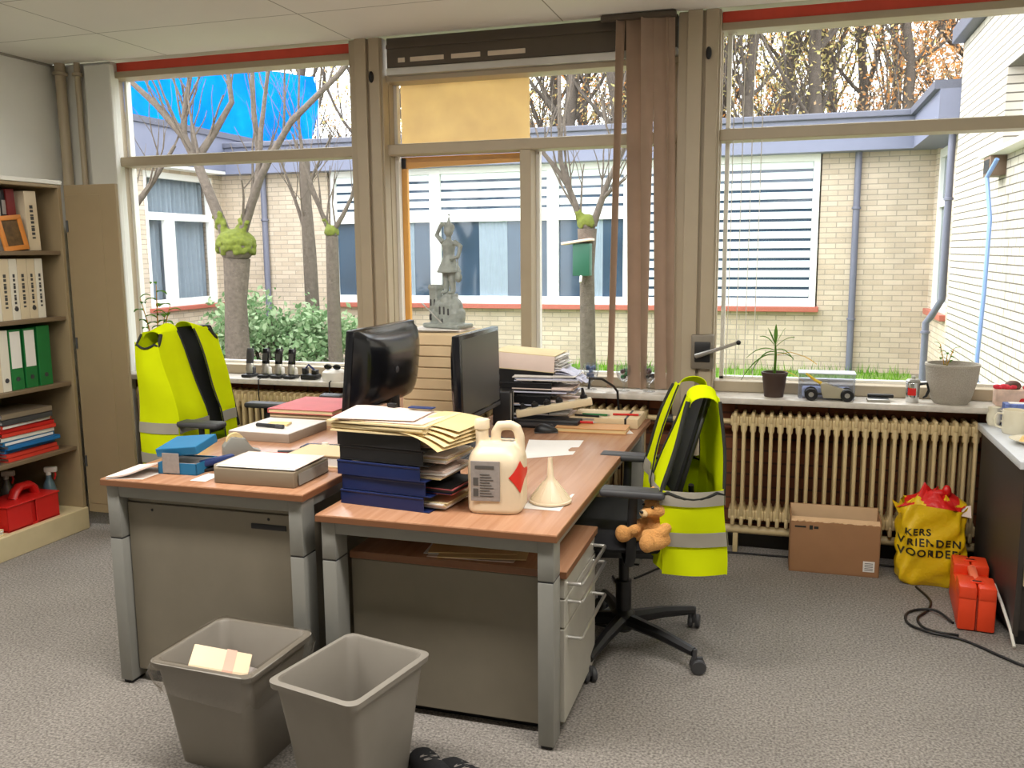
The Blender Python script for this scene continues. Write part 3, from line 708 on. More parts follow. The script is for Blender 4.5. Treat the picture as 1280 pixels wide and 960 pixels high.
spots = [(-15, 20, 0), (-13, 23, 1), (-11.5, 19, 2), (-10, 22, 0), (-8.6, 18.5, 2), (-7.4, 21, 1), (-6.2, 19, 0), (-5.2, 23, 0), (-4.2, 18.5, 0), (-3.4, 21, 1), (-2.4, 19, 2), (-1.7, 22.5, 1), (-.9, 18.4, 0), (-.1, 20.5, 0), (.7, 18.8, 2), (1.5, 21, 0), (2.3, 18.6, 3), (3.2, 20.5, 3), (4.3, 19, 1), (5.5, 22, 3),
         (-9.2, 26, 1), (-6, 27, 0), (-3, 26, 1), (0, 26, 0), (2.5, 26, 1), (5, 27, 0), (-12.5, 27, 0), (-5.3, 20.5, 1), (-3.0, 18.2, 2), (-1.6, 20, 0), (.3, 22.5, 1), (1.0, 24.5, 0), (2.6, 23, 3), (-4.5, 25, 1), (-7.5, 24.5, 0), (3.8, 24.5, 3), (-1.2, 27.5, 1), (-10.6, 24.5, 1)]
used = set()
ORD = ['first', 'second', 'third', 'fourth', 'fifth', 'sixth', 'seventh', 'eighth', 'ninth', 'tenth', 'eleventh', 'twelfth', 'thirteenth', 'fourteenth', 'fifteenth', 'sixteenth']
def row_of(y): return 0 if y < 20 else (1 if y < 24 else 2)
for x, y, k in spots:
    o = protos[k] if k not in used else copy_tree(protos[k]); used.add(k)
    o.location = (x, y, 0); o.rotation_euler = (0, 0, rnd.uniform(0, 6)); s = rnd.uniform(.85, 1.1); o.scale = (s, s, s)
    n_ = sorted(q[0] for q in spots if row_of(q[1]) == row_of(y)).index(x)
    o['label'] = fl[k] + ', ' + ORD[n_] + ' from the left in the ' + ('front', 'middle', 'back')[row_of(y)] + ' row of the wood'
# ------------------------------------------------------------------ desks and pedestals
def desk(label, x0, x1, y0, y1, zt, inset=.10):
    t = thing('office_desk', label, 'desk', (x0, y0, 0))
    w, d = x1 - x0, y1 - y0
    MB().box(0, w, 0, d, zt - .025, zt, b=.003).build('desktop', M_['wood'], t, 30)
    MB().box(-.0008, w + .0008, -.0012, d + .001, zt - .024, zt - .004, b=.001).build('edge_band', M_['wood_edge'], t, 0)
    zr = zt - .065
    for sx in (0, 1):
        for sy in (0, 1):
            xx = .012 if sx == 0 else w - .062
            yy = .012 if sy == 0 else d - .092 - inset
            mb = MB().box(xx, xx + .05, yy, yy + .08, .535, zt - .026, b=.004).box(xx + .002, xx + .048, yy + .002, yy + .078, .53, .536, mi=1).box(xx, xx + .05, yy, yy + .08, .012, .531, b=.004)
            lg = mb.build('leg', [M_['desk_grey'], M_['dark_grey']], t, 30)
            MB().box(xx + .006, xx + .044, yy + .008, yy + .072, 0, .013, b=.003).build('foot_pad', M_['black'], lg)
    for yy in (.015, d - .05 - inset): MB().box(.06, w - .06, yy, yy + .035, zr, zt - .026, b=.003).build('frame_rail', M_['desk_grey'], t, 0)
    for xx in (.02, w - .055): MB().box(xx, xx + .035, .09, d - .09 - inset, zr, zt - .026, b=.003).build('frame_rail', M_['desk_grey'], t, 0)
    return t
ZL, ZR = .745, .685
desk('taller wooden topped grey desk on the left, covered with trays and a blue box', -2.215, -1.437, 2.405, 4.25, ZL)
desk('lower wooden topped grey desk on the right, holding the plastic jug', -1.395, -.61, 2.405, 4.27, ZR)

# pedestal under the left desk: grey end panel with a slot
t = thing('drawer_pedestal', 'grey steel pedestal under the left desk with a slotted end panel', 'pedestal', (-2.148, 2.45, 0))
MB().box(.0, .642, .012, .55, .05, .672, b=.003).build('body', M_['ped_grey'], t, 0)
e = MB().box(-.001, .643, 0, .012, .045, .656, b=.003).box(-.001, .643, .004, .03, .660, .672, b=.002).build('end_panel', M_['ped_grey'], t, 0)
MB().tube([(.49, -.001, .612), (.62, -.001, .612)], .0095, 10, flat=(1, .25)).build('slot_recess', M_['black'], e)
for x, z in ((.10, .634), (.555, .638)): MB().ell((x, -.001, z), (.005, .002, .005)).build('screw_hole', M_['black'], e)
for z in (.10, .30, .49): MB().box(-.0, .02, .551, .565, z, z + .16, b=.004).box(.02, .62, .551, .566, z, z + .16, b=.004).build('drawer', M_['ped_grey'], t, 0)
MB().box(.03, .61, .05, .5, 0, .05).build('plinth', M_['black'], t, 0)
# pedestal under the right desk
t = thing('drawer_pedestal', 'grey drawer pedestal with wooden top under the right desk, handles towards the chair', 'pedestal', (-1.328, 2.503, 0))
MB().box(0, .695, .004, .465, .03, .513, b=.003).build('body', M_['ped_grey'], t, 0)
MB().box(-.002, .724, 0, .468, .515, .54, b=.003).build('top', M_['wood'], t, 30)
MB().box(-.0025, .7245, -.0012, .4, .517, .538, b=.001).build('edge_band', M_['wood_edge'], t, 0)
dmat = mat('light_grey_drawer_front', (176, 172, 160), .4)
for z0, z1, hz in ((.450, .508, .485), (.355, .445, .428), (.045, .35, .31)):
    dr = MB().box(.697, .717, .008, .462, z0, z1, b=.003).build('drawer', dmat, t, 0)
    MB().tube([(.717, .05, hz), (.757, .05, hz), (.76, .055, hz), (.76, .42, hz), (.757, .425, hz), (.717, .425, hz)], .006, 8, flat=(1, 1)).build('handle', M_['silver'], dr)
MB().box(.02, .68, .04, .45, 0, .03).build('plinth', M_['black'], t, 0)
def paper_pile(name, label, cat, loc, w, d, h, n, mats, rz=0, jit=.02, seed=1, group=None):
    rg = random.Random(seed); t = thing(name, label, cat, loc, rz, group)
    mb = MB()
    for i in range(n):
        z0 = h * i / n
        ww, dd = w * rg.uniform(.93, 1), d * rg.uniform(.93, 1)
        mb.box(-ww / 2, ww / 2, -dd / 2, dd / 2, z0 + .0002, h * (i + 1) / n, mi=rg.randrange(len(mats)), M=xf((rg.uniform(-jit, jit), rg.uniform(-jit, jit), 0), rz=rg.uniform(-.5, .5) * jit * 6))
    mb.build('sheets', mats, t, 0)
    return t
paper_pile('paper_pile', 'loose papers and brochures lying on top of the pedestal under the desk', 'papers', (-.93, 2.64, .5405), .30, .2, .012, 4, [M_['paper'], M_['manila'], M_['grey_label'], M_['paper_pink']], .15, .03, 4)

# ------------------------------------------------------------------ waste bins
def bin_(label, loc, w, d, h, rz, tw=.8, td=.72):
    t = thing('waste_bin', label, 'bin', loc, rz)
    def ring(f, z, o=0.0, r=.03, n=6):
        a, b = w / 2 * (f * (1 - tw) + tw) + o, d / 2 * (f * (1 - td) + td) + o; out = []
        for cx, cy, s in ((a - r, b - r, 0), (-a + r, b - r, 1), (-a + r, -b + r, 2), (a - r, -b + r, 3)):
            for k in range(n): an = PI / 2 * (s + k / (n - 1)); out.append((cx + r * math.cos(an), cy + r * math.sin(an), z))
        return out
    bm = bmesh.new()
    rings = [ring(0, .0), ring(.5, h * .5), ring(1, h - .02), ring(1, h - .02, .012), ring(1, h - .003, .014), ring(1, h, .008), ring(1, h, -.002), ring(1, h - .006, -.006), ring(.5, h * .5, -.006), ring(.02, .012, -.006)]
    vv = [[bm.verts.new(p) for p in r] for r in rings]; n = len(vv[0])
    for a, b in zip(vv, vv[1:]):
        for k in range(n): bm.faces.new((a[k], a[(k + 1) % n], b[(k + 1) % n], b[k]))
    bm.faces.new(vv[0][::-1]); bm.faces.new(vv[-1])
    mb = MB(); mb.merge(bm); mb.build('body', M_['bin'], t, 40)
    return t, ring
bL, rg_ = bin_('grey plastic waste bin with a thin liner, holding a discarded paper carton', (-1.55, 2.165, 0), .325, .31, .335, -.05)
w, d, h = .325, .31, .335
bm = bmesh.new(); rs = []
for k, (f, z, o) in enumerate(((1, h + .004, -.004), (1, h + .006, .01), (1, h - .03, .022), (.85, h - .07, .016), (.7, h - .10, .012))):
    rs.append([bm.verts.new((p[0] + .004 * math.sin(i * 2.1 + k), p[1] + .004 * math.cos(i * 1.7 + k), p[2] + (.014 * math.sin(i * 1.3) if k == 4 else 0))) for i, p in enumerate(rg_(f, z, o))])
n = len(rs[0])
for a, b in zip(rs, rs[1:]):
    for k in range(n): bm.faces.new((a[k], a[(k + 1) % n], b[(k + 1) % n], b[k]))
m = MB(); m.merge(bm); m.build('liner', M_['liner'], bL, 50)
ct = thing('paper_carton', 'pale pink paper carton with a band, thrown in the left waste bin', 'carton', (-1.565, 2.10, .245), .5)
MB().box(-.085, .085, -.05, .05, 0, .05, b=.003, M=xf((0, 0, .03), rx=.25, ry=.3)).build('box', mat('pale_salmon_card', (240, 214, 180), .8, var=.03), ct)
MB().box(.01, .04, -.051, .051, -.001, .051, M=xf((0, 0, .03), rx=.25, ry=.3)).build('band', mat('rose_band', (226, 176, 156), .8), ct)
ct2 = thing('paper_sheet', 'crumpled grey paper at the bottom of the left waste bin', 'paper', (-1.54, 2.2, .19))
MB().grid(lambda u, v: Vector(((u - .5) * .24, (v - .5) * .16, .03 * math.sin(u * 7 + 1) * math.cos(v * 6) + .03)), 12, 10, thick=.002).build('sheet', M_['grey_label'], ct2)
bin_('empty grey plastic waste bin on the right, turned at an angle', (-1.137, 2.125, 0), .28, .335, .345, -.21)

# shoes
def shoe(loc, rz, label):
    t = thing('shoe', label, 'shoe', loc, rz, group='shoes under the right desk')
    mb = MB(); secs = [(-.13, .028, .02), (-.12, .036, .075), (-.06, .036, .082), (.0, .038, .06), (.06, .044, .045), (.11, .038, .034), (.135, .02, .02)]
    def fn(u, v):
        i = min(int(u * 6), 5); f = u * 6 - i; a = secs[i]; b = secs[i + 1]
        x, w, h = [a[k] * (1 - f) + b[k] * f for k in range(3)]
        an = PI * v; return Vector((x, w * math.cos(an), .014 + h * math.sin(an) ** .7))
    mb.grid(fn, 24, 12, thick=.002).build('upper', M_['black_soft'], t)
    MB().prism([(-.135, -.03), (-.1, -.038), (0, -.04), (.06, -.046), (.115, -.036), (.138, 0), (.115, .036), (.06, .046), (0, .04), (-.1, .038), (-.135, .03)], 0, .016, b=.003).build('sole', M_['dark_grey'], t)
    MB().tube([(-.02, -.02, .075), (.01, .02, .07), (.02, -.02, .066), (.045, .02, .06), (.06, -.015, .055)], .003, 5).build('laces', M_['grey_label'], t)
shoe((-.915, 2.17, 0), 2.3, 'dark shoe with a pale sole under the front of the right desk, the nearer one')
shoe((-.80, 2.16, 0), 2.5, 'dark shoe beside the front leg of the right desk')

# ------------------------------------------------------------------ task chairs
def task_chair(label, loc, rz, seat_z, back_top, star, arm_z, pad=0.0, narrow=.03):
    t = thing('task_chair', label, 'chair', loc, rz)
    MB().lathe([(0, .145), (.03, .145), (.045, .13), (.045, .075), (.03, .06), (0, .06)], seg=18).build('base_hub', M_['black'], t)
    for k in range(5):
        a = star + k * 2 * PI / 5; c, s = math.cos(a), math.sin(a)
        lg = MB().tube([(.03 * c, .03 * s, .105), (.18 * c, .18 * s, .098), (.325 * c, .325 * s, .078)], [.028, .023, .017], 8).build('base_leg', M_['black'], t)
        cs = MB(); M = xf((.33 * c, .33 * s, 0), rz=a + .8)
        cs.tube([(0, 0, .09), (0, 0, .05)], .009, 8, M=M)
        for sy in (-1, 1):
            cs.lathe([(0, -.009), (.024, -.009), (.028, -.004), (.028, .004), (.024, .009), (0, .009)], seg=18, M=M @ xf((.012, sy * .014, .028), rx=PI / 2))
        cs.box(-.012, .03, -.006, .006, .026, .062, b=.004, M=M)
        cs.build('caster', M_['dark_grey'], lg)
    MB().lathe([(0, .06), (.03, .06), (.03, .26), (.02, .262), (.02, seat_z - .1), (0, seat_z - .1)], seg=16).build('gas_column', M_['black'], t)
    MB().box(-.12, .12, -.09, .09, seat_z - .125, seat_z - .075, b=.015).build('seat_mechanism', M_['black'], t)
    MB().tube([(.06, -.08, seat_z - .1), (.06, -.2, seat_z - .1), (.07, -.24, seat_z - .09)], .006, 6).build('lever', M_['black'], t)
    def seatf(u, v):
        x, y = (u - .5) * 2, (v - .5) * 2
        k = (1 - abs(x) ** 4) * (1 - abs(y) ** 4)
        return Vector((.02 + .245 * x, .245 * y * (1 - .05 * max(x, 0)), seat_z - .045 + .05 * max(k, 0) ** .35 - (.03 * max(0, x - .6) / .4)))
    mb = MB().grid(seatf, 20, 20, thick=.0)
    mb2 = MB().grid(seatf, 20, 20, thick=-.035)
    mb.bm.free(); mb2.build('seat', M_['black_soft'], t, 60)
    zb = seat_z + .10
    def bk(u, v):
        y = (u - .5) * 2; z = zb + v * (back_top - zb)
        w = .22 - narrow * max(0, v - .3) ** 2 * 2
        return Vector((-.185 + .03 * y * y - .115 * v - .03 * (v - .4) ** 2, y * w, z))
    MB().grid(bk, 14, 16, thick=.014).build('backrest', M_['black_soft'], t, 60)
    fr = [bk(u, 0) for u in (.0, .25, .5, .75, 1)] + [bk(1, v) for v in (.25, .5, .75)] + [bk(u, 1) for u in (1, .75, .5, .25, 0)] + [bk(0, v) for v in (.75, .5, .25)]
    MB().tube([p + Vector((-.005, 0, 0)) for p in fr], .009, 8, closed=True).build('back_frame', M_['black'], t)
    MB().tube([(-.1, 0, seat_z - .1), (-.24, 0, seat_z - .09), (-.25, 0, seat_z + .02), (-.245, 0, seat_z + .14)], [.025, .025, .022, .018], 8, flat=(.6, 1.3)).build('back_support', M_['black'], t)
    for s in (-1, 1):
        ar = MB().box(-.112, .112, -.04, .04, arm_z - .028, arm_z, b=.012, seg=3, M=xf((-.02, s * .27, 0), rz=pad)).build('armrest', M_['dark_grey'], t)
        MB().tube([(-.0, s * .12, seat_z - .09), (-.01, s * .25, seat_z - .085), (-.015, s * .272, seat_z - .05), (-.02, s * .272, arm_z - .025)], [.014, .016, .017, .015], 8, flat=(.6, 1.1)).build('armrest_post', M_['black'], ar)
    return t
CR = (-.552, 3.215, 0); CL = (-2.54, 3.70, 0)
task_chair('black task chair at the right desk with a safety vest over its back', CR, PI + .2, .495, .985, -PI - .2 + math.radians(-30), .69, -.2, .085)
task_chair('black task chair behind the left desk with a safety vest over its back', CL, 0, .52, 1.135, .3, .735)

# ------------------------------------------------------------------ safety vests
def vest(label, loc, rz, T, Bt, seed, armd=.33, gaps=(.11, .012), shift=0):
    t = thing('safety_vest', label, 'vest', loc, rz); ph = seed
    A = T - armd                                        # underside of the armholes
    def wd(z): return .255 - .055 * max(0, min(1, (z - A) / (T - A)))
    def fx(y, z, side):                                # side +1 front, -1 back
        k = max(0, min(1, (T - z) / (T - Bt)))
        base = (.048 + .105 * min(1, k / .55) ** .9) if side > 0 else -(.055 + .015 * k)
        return base + .008 * math.sin(y * 34 + ph + z * 3) * k + .005 * math.sin(z * 17 + y * 9 + ph)
    def back(z0, z1, off=0):
        return lambda u, v: Vector((fx((u - .5) * .5, z0 + v * (z1 - z0), -1) - off, (u - .5) * 2 * wd(z0 + v * (z1 - z0)), z0 + v * (z1 - z0) - .006 * math.sin(u * 8 + ph) * (1 - v)))
    def front(s, z0, z1, off=0):
        def f(u, v):
            z = z0 + v * (z1 - z0); k = (T - z) / (T - Bt)
            kk = min(1, k / .5); y0 = gaps[0] * (1 - kk) + gaps[1] * kk + .006 * math.sin(k * 5 + ph) + s * shift * k; y = y0 + u * (wd(z) - y0)
            return Vector((fx(s * y, z, 1) + off, s * y, z - .01 * math.sin(u * 3 + ph + s) * (1 - v) * (z0 == Bt)))
        return f
    def side(s, z0, z1, off=0):
        def f(u, v):
            z = z0 + v * (z1 - z0); a = fx(s * wd(z), z, 1); b = fx(s * .25, z, -1); q = u
            return Vector((a + (b - a) * q, s * (wd(z) + (.022 + .007 * math.sin(z * 20 + ph)) * math.sin(PI * q) + off), z + (.03 * (1 - math.sin(PI * q)) if (v == 1 and z1 == A) else 0)))
        return f
    def shoulder(s):
        def f(u, v):
            y = gaps[0] + u * (.2 - gaps[0]); a = v * PI
            xf_, xb = fx(s * y, T, 1), fx(s * y, T, -1)
            return Vector(((xf_ + xb) / 2 + (xf_ - xb) / 2 * math.cos(a), s * y, T + .035 * math.sin(a) - .03 * u))
        return f
    mb = MB(); TH = .0025
    mb.grid(back(Bt, T), 20, 24, thick=TH)
    for s in (-1, 1):
        mb.grid(front(s, Bt, T), 10, 24, thick=TH); mb.grid(side(s, Bt, A), 10, 14, thick=TH); mb.grid(shoulder(s), 6, 10, thick=TH)
    mb.build('cloth', M_['hiviz'], t, 70)
    for zc in (Bt + .125, Bt + .27):
        b = MB(); O = .005
        b.grid(back(zc - .025, zc + .025, O), 20, 3, thick=.001)
        for s in (-1, 1): b.grid(front(s, zc - .025, zc + .025, O), 10, 3, thick=.001); b.grid(side(s, zc - .025, zc + .025, O), 10, 3, thick=.001)
        b.build('reflective_band', M_['reflect'], t, 70)
    tr = MB()
    for s in (-1, 1):
        def edge(zz, s=s): return front(s, Bt, T)(0, (zz - Bt) / (T - Bt)) + Vector((.003, 0, 0))
        tr.tube([edge(Bt + (T - Bt) * k / 16) for k in range(17)], .006, 6, flat=(.5, 1))
        arm = [Vector((fx(s * wd(z), z, 1), s * (wd(z) + .001), z)) for z in [T - .01 - k * (armd - .02) / 10 for k in range(11)]]
        arm2 = [Vector((fx(s * .25, z, -1), s * (wd(z) + .001), z)) for z in [T - armd + .01 + k * (armd - .02) / 10 for k in range(11)]]
        tr.tube(arm + [side(s, Bt, A)(u / 8, 1) for u in range(1, 8)] + arm2, [.0095] * len(arm) + [.006] * (7 + len(arm2)), 6)
    tr.build('edging', M_['zipper'], t, 70)
    MB().grid(lambda u, v: Vector((-.052 + .006 * v, (u - .5) * .06, T - .012 - v * .05 + .02 * (u - .5) ** 2)), 4, 4, thick=.001).build('collar_label', M_['paper'], t)
    return t
    return t
VR = (-.30, 3.225, 0)
vest('yellow safety vest over the right chair, with a plush bear beside it', VR, PI + .25, 1.0, .40, 1.0)
vl = vest('yellow safety vest over the left chair in front of the cabinet door', (-2.815, 3.625, 0), 0, 1.14, .43, 2.2, armd=.07, gaps=(.07, .06), shift=.09)
vl.scale = (1, .88, 1)

# plush bear sitting on the right chair
t = thing('plush_bear', 'small tan plush bear sitting on the right chair beside the vest', 'plush bear', (-.385, 2.995, .495), PI + .85)
b = MB()
b.ell((0, 0, .045), (.042, .045, .05)); b.ell((.012, 0, .115), (.042, .046, .04)); b.ell((.05, 0, .106), (.018, .022, .017))
for s in (-1, 1):
    b.ell((-.002, s * .036, .152), (.012, .017, .017)); b.tube([(.0, s * .035, .07), (.04, s * .045, .05), (.07, s * .03, .045)], [.018, .018, .017], 10); b.ell((.075, s * .03, .045), .019)
    b.tube([(.01, s * .03, .025), (.05, s * .045, .022), (.09, s * .052, .025)], [.024, .023, .022], 10); b.ell((.098, s * .053, .03), (.02, .024, .028))
solid(b, 'body', M_['plush'], t, .0045, it=4); t.scale = (1.22, 1.22, 1.12)
MB().ell((.066, 0, .103), (.008, .016, .012)).build('muzzle', M_['plush_pale'], t)
MB().ell((.074, 0, .109), (.004, .007, .005)).build('nose', M_['black'], t)
for s in (-1, 1): MB().ell((.05, s * .019, .124), .0045).build('eye', M_['black_gloss'], t)

# ------------------------------------------------------------------ monitors
def monitor(label, loc, rz, w, z0, z1, tilt, deep, zfoot):
    t = thing('computer_monitor', label, 'monitor', loc, rz)
    zc = (z0 + z1) / 2; M = xf((0, 0, zc), ry=-tilt); h = (z1 - z0) / 2
    MB().box(-.022, .012, -w / 2, w / 2, -h, h, b=.006, M=M).build('bezel', M_['black_gloss'], t, 30)
    sc = MB().box(.0122, .0135, -w / 2 + .018, w / 2 - .018, -h + .03, h - .018, M=M).build('screen', M_['screen'], t, 0)
    MB().box(.012, .014, -w / 2 + .01, w / 2 - .01, -h + .006, -h + .022, b=.001, M=M).build('lower_bezel', M_['dark_grey'], t, 0)
    def bk(u, v):
        y = (u - .5) * 2; z = (v - .5) * 2; k = max(0, (1 - abs(y) ** 3)) * max(0, (1 - abs(z) ** 3))
        return Vector((-.02 - deep * k ** .45, y * w * .49, z * h * .98))
    MB().grid(bk, 22, 18, M=M).build('back_shell', M_['black_gloss'], t, 60)
    MB().lathe([(0, 0), (.014, 0), (.012, .004), (0, .005)], seg=16, M=M @ xf((-.02 - deep, .05, 0), ry=-PI / 2)).build('emblem', M_['dark_grey'], t)
    MB().box(-.075, -.045, -.04, .04, zfoot + .01, zc - .05, b=.008).build('neck', M_['black'], t)
    MB().box(-.15, .07, -.12, .12, zfoot, zfoot + .018, b=.008).build('base', M_['black'], t)
    return t
monitor('large black monitor on the left desk with its back towards the window side', (-1.635, 3.40, 0), PI, .60, .86, 1.20, .10, .085, ZL)
monitor('black monitor on the right desk with its dark screen facing the right chair', (-1.225, 3.50, 0), 0, .50, .815, 1.172, .02, .035, ZR)

# ------------------------------------------------------------------ things on the right desk
# letter trays
def letter_tray(loc, rz, m, label, group, w=.33, d=.25, h=.048):
    t = thing('letter_tray', label, 'letter tray', loc, rz, group)
    MB().box(0, w, 0, d, 0, .004, b=.001).build('base', m, t, 0)
    MB().box(0, .005, 0, d, .003, h, b=.002).build('back_wall', m, t, 0)
    for y in (0, d - .005): MB().box(0, w - .02, y, y + .005, .003, h, b=.002).box(0, w - .02, y - .002 if y == 0 else y, y + .007 if y else y + .005, h - .007, h, b=.002).build('side_wall', m, t, 0)
    return t
A0 = Vector((-1.375, 2.545)); rzA = -.11; n5 = ['lowest', 'second lowest', 'middle', 'second highest', 'topmost']
for i in range(5):
    j = rnd.uniform(-.01, .01)
    m = M_['navy'] if i < 3 else M_['black']
    lab = ('navy' if i < 3 else 'black') + ' letter tray, ' + n5[i] + ' of the stack beside the plastic jug'
    letter_tray((A0.x + j, A0.y + j * .4, ZR + .0495 * i), rzA + j, m, lab, 'letter trays beside the jug')
    paper_pile('paper_pile', ('papers sticking out of the ' + n5[i] + ' tray beside the jug'), 'papers', (A0.x + .215 + j * 3, A0.y + .105, ZR + .0495 * i + .0045), .35 + .02 * ((i * 7) % 3), .19, .024, 6, [M_['paper'], M_['paper_pink'], M_['paper_cream'], M_['paper']] if i != 1 else [M_['black'], M_['blue_dark'], M_['paper'], M_['pink_card']], rzA, .007, 10 + i, 'papers in the trays beside the jug')
zt = ZR + .0495 * 5 - .001
t = paper_pile('folder_pile', 'pile of manila folders and papers on the letter trays beside the jug', 'folders', (A0.x + .17, A0.y + .10, zt), .36, .27, .034, 6, [M_['manila'], M_['paper_cream'], M_['paper']], rzA, .014, 31)
for i in range(5):
    MB().grid(lambda u, v, i=i: Vector((.1 + u * .16 + .012 * i * (v - .5), -.12 + v * .22, .012 + i * .006 - .045 * u * u * (1 - i * .12))), 8, 4, thick=.001, M=xf((.0, .0, 0), rz=.1 * (i - 2))).build('drooping_sheet', M_['paper_cream' if i % 2 else 'manila'], t)
t = thing('paper_pile', 'loose pinkish papers with a black clip on top of the manila folder pile', 'papers', (A0.x + .165, A0.y + .08, zt + .035), rzA + .06)
MB().grid(lambda u, v: Vector(((u - .5) * .30, (v - .5) * .22, .004 + .006 * math.sin(u * 5) * v)), 12, 8, thick=.003).grid(lambda u, v: Vector(((u - .5) * .28 - .04, (v - .5) * .21, .010 + .006 * math.sin(u * 4 + 1) * v)), 12, 8, thick=.002, M=xf((0, 0, 0), rz=.12)).build('sheets', M_['paper_pink'], t)
MB().box(-.075, -.045, .085, .105, .012, .026, b=.003).build('binder_clip', M_['black'], t); MB().box(.0, .09, .09, .12, .013, .017, b=.001).build('blue_tab', M_['blue_dark'], t)

# plastic jug
t = thing('plastic_jug', 'milky plastic jug with a handle, grey label and red diamond on the right desk', 'jug', (-.862, 2.635, ZR), .12)
b = MB()
def jb(u, v):
    a = 2 * PI * u; prof = [(.0, .93), (.02, 1.0), (.3, 1.0), (.72, 1.0), (.80, .97), (.88, .88), (.95, .74), (1.0, .62)]
    for (p, q), (p2, q2) in zip(prof, prof[1:]):
        if p <= v <= p2: k = q + (q2 - q) * (v - p) / (p2 - p)
    c, s = math.cos(a), math.sin(a); e = .46
    return Vector((math.copysign(abs(c) ** e, c) * .088 * k, math.copysign(abs(s) ** e, s) * .090 * (k if v < .72 else 1 - (1 - k) * .9), v * .215))
b.grid(jb, 40, 26); b.grid(lambda u, v: Vector((jb(u, 1).x * v, jb(u, 1).y * v, .215)), 40, 2); b.grid(lambda u, v: Vector((jb(u, 0).x * v, jb(u, 0).y * v, 0)), 40, 2)
bmesh.ops.remove_doubles(b.bm, verts=b.bm.verts[:], dist=.0004)
b.tube([(-.05, -.0, .18), (-.05, 0, .262)], .021, 16)
b.tube([(-.006, 0, .19), (-.004, 0, .25), (.006, 0, .268), (.045, 0, .27), (.062, 0, .262), (.072, 0, .235), (.074, 0, .17)], [.0115] * 7, 10, flat=(1.5, 1))
jo = solid(b, 'body', M_['jug'], t, .005, it=5)
MB().lathe([(0, 0), (.024, 0), (.0245, .004), (.024, .026), (.021, .03), (0, .03)], (-.05, 0, .258), 24).build('cap', M_['jug'], t)
L = MB().box(-.068, .024, -.0935, -.088, .045, .172, b=.0008).build('label', M_['grey_label'], t, 0)
lt = MB()
for k in range(9): lt.box(-.039, .004 - .006 * (k % 3), -.0945, -.0937, .06 + k * .0085, .063 + k * .0085)
lt.box(-.06, -.044, -.0945, -.0937, .06, .085).box(-.06, -.044, -.0945, -.0937, .095, .12).box(-.054, .006, -.0945, -.0937, .148, .158).build('print', mat('label_print', (84, 80, 76), .8), L, 0)
def dia(u, v):
    a = -1.28 + u * 1.5; c, q = math.cos(a), math.sin(a); e = .46
    h = .052 * (1 - abs(2 * u - 1)); return Vector((math.copysign(abs(c) ** e, c) * .0895, math.copysign(abs(q) ** e, q) * .0915, .12 + (2 * v - 1) * h))
MB().grid(dia, 24, 4).build('hazard_diamond', M_['redlabel'], t, 60)
# funnel on a sheet of paper
tag(MB().grid(lambda u, v: Vector((-.785 + u * .125, 2.64 + v * .21, ZR + .0012 + .002 * math.sin(u * 6) * v)), 8, 8, thick=.0006).build('paper_sheet', M_['paper']), 'white sheet of paper lying under the funnel on the right desk', 'paper')
t = thing('funnel', 'cream plastic funnel standing upside down on paper beside the jug', 'funnel', (-.715, 2.735, ZR + .004))
pf = [(.070, 0), (.070, .006), (.066, .008), (.064, .014), (.022, .066), (.011, .082), (.007, .145), (.0055, .145), (.009, .082), (.02, .063), (.062, .012), (.066, 0)]
MB().lathe(pf, seg=36).build('cone', M_['jug'], t, 40)
rb = MB()
for k in range(10):
    a = k * 2 * PI / 10; rb.tube([(.064 * math.cos(a), .064 * math.sin(a), .014), (.0225 * math.cos(a), .0225 * math.sin(a), .066)], .0018, 5)
rb.build('rib', M_['jug'], t)
# keyboard
t = thing('keyboard', 'black computer keyboard between the letter trays and the jug', 'keyboard', (-1.12, 3.12, ZR), 0)
MB().box(-.075, .075, -.0, .45, .004, .02, b=.005).build('case', M_['black'], t)
ks = MB()
for i in range(6):
    for j in range(19): ks.box(-.066 + i * .0225, -.048 + i * .0225, .01 + j * .0228, .029 + j * .0228, .019, .026, b=.002, seg=1)
ks.build('keys', M_['dark_grey'], t)
for y in (.03, .42): MB().box(-.07, .07, y - .01, y + .01, 0, .005).build('foot', M_['black'], t)
# speaker
t = thing('desk_speaker', 'small black desk speaker with a silver rim behind the monitor', 'speaker', (-1.265, 3.96, ZR), .2)
MB().box(-.045, .04, -.055, .055, 0, .165, b=.008).build('cabinet', M_['black'], t); MB().tube([(.041, -.048, .008), (.041, .048, .008), (.041, .048, .157), (.041, -.048, .157)], .005, 8, closed=True).build('rim', M_['silver'], t)
MB().box(.038, .0415, -.045, .045, .01, .155, b=.002).build('grille', M_['black_soft'], t)
# trays behind the speaker
for i in range(4):
    letter_tray((-1.345 + .006 * i, 4.055, ZR + .064 * i), 0, M_['black'], 'black letter tray, ' + ['lowest', 'second lowest', 'second highest', 'topmost'][i] + ' of the stack under the cream binder', 'letter trays under the binder', .30, .20, .062)
    paper_pile('paper_pile', 'papers sticking out of the ' + ['lowest', 'second lowest', 'second highest', 'topmost'][i] + ' tray under the cream binder', 'papers', (-1.13 + .012 * i, 4.145, ZR + .064 * i + .0045), .31, .17, .036, 7, [M_['paper'], mat('bluish_paper', (206, 208, 226), .8), M_['paper_pink']], .06, .02, 50 + i, 'papers in the trays under the binder')
t = thing('ring_binder', 'cream ring binder lying on the black trays by the window, spine towards the desk', 'binder', (-1.35, 4.05, ZR + .257), 0)
M = xf((0, 0, 0), ry=.06)
MB().box(.0, .31, .0, .006, .004, .082, b=.002, M=M).build('spine', M_['paper_pink'], t, 30)
for z in (.002, .080): MB().box(.0, .31, .0, .25, z, z + .004, b=.001, M=M).build('cover', M_['paper_cream'], t, 0)
sh = MB()
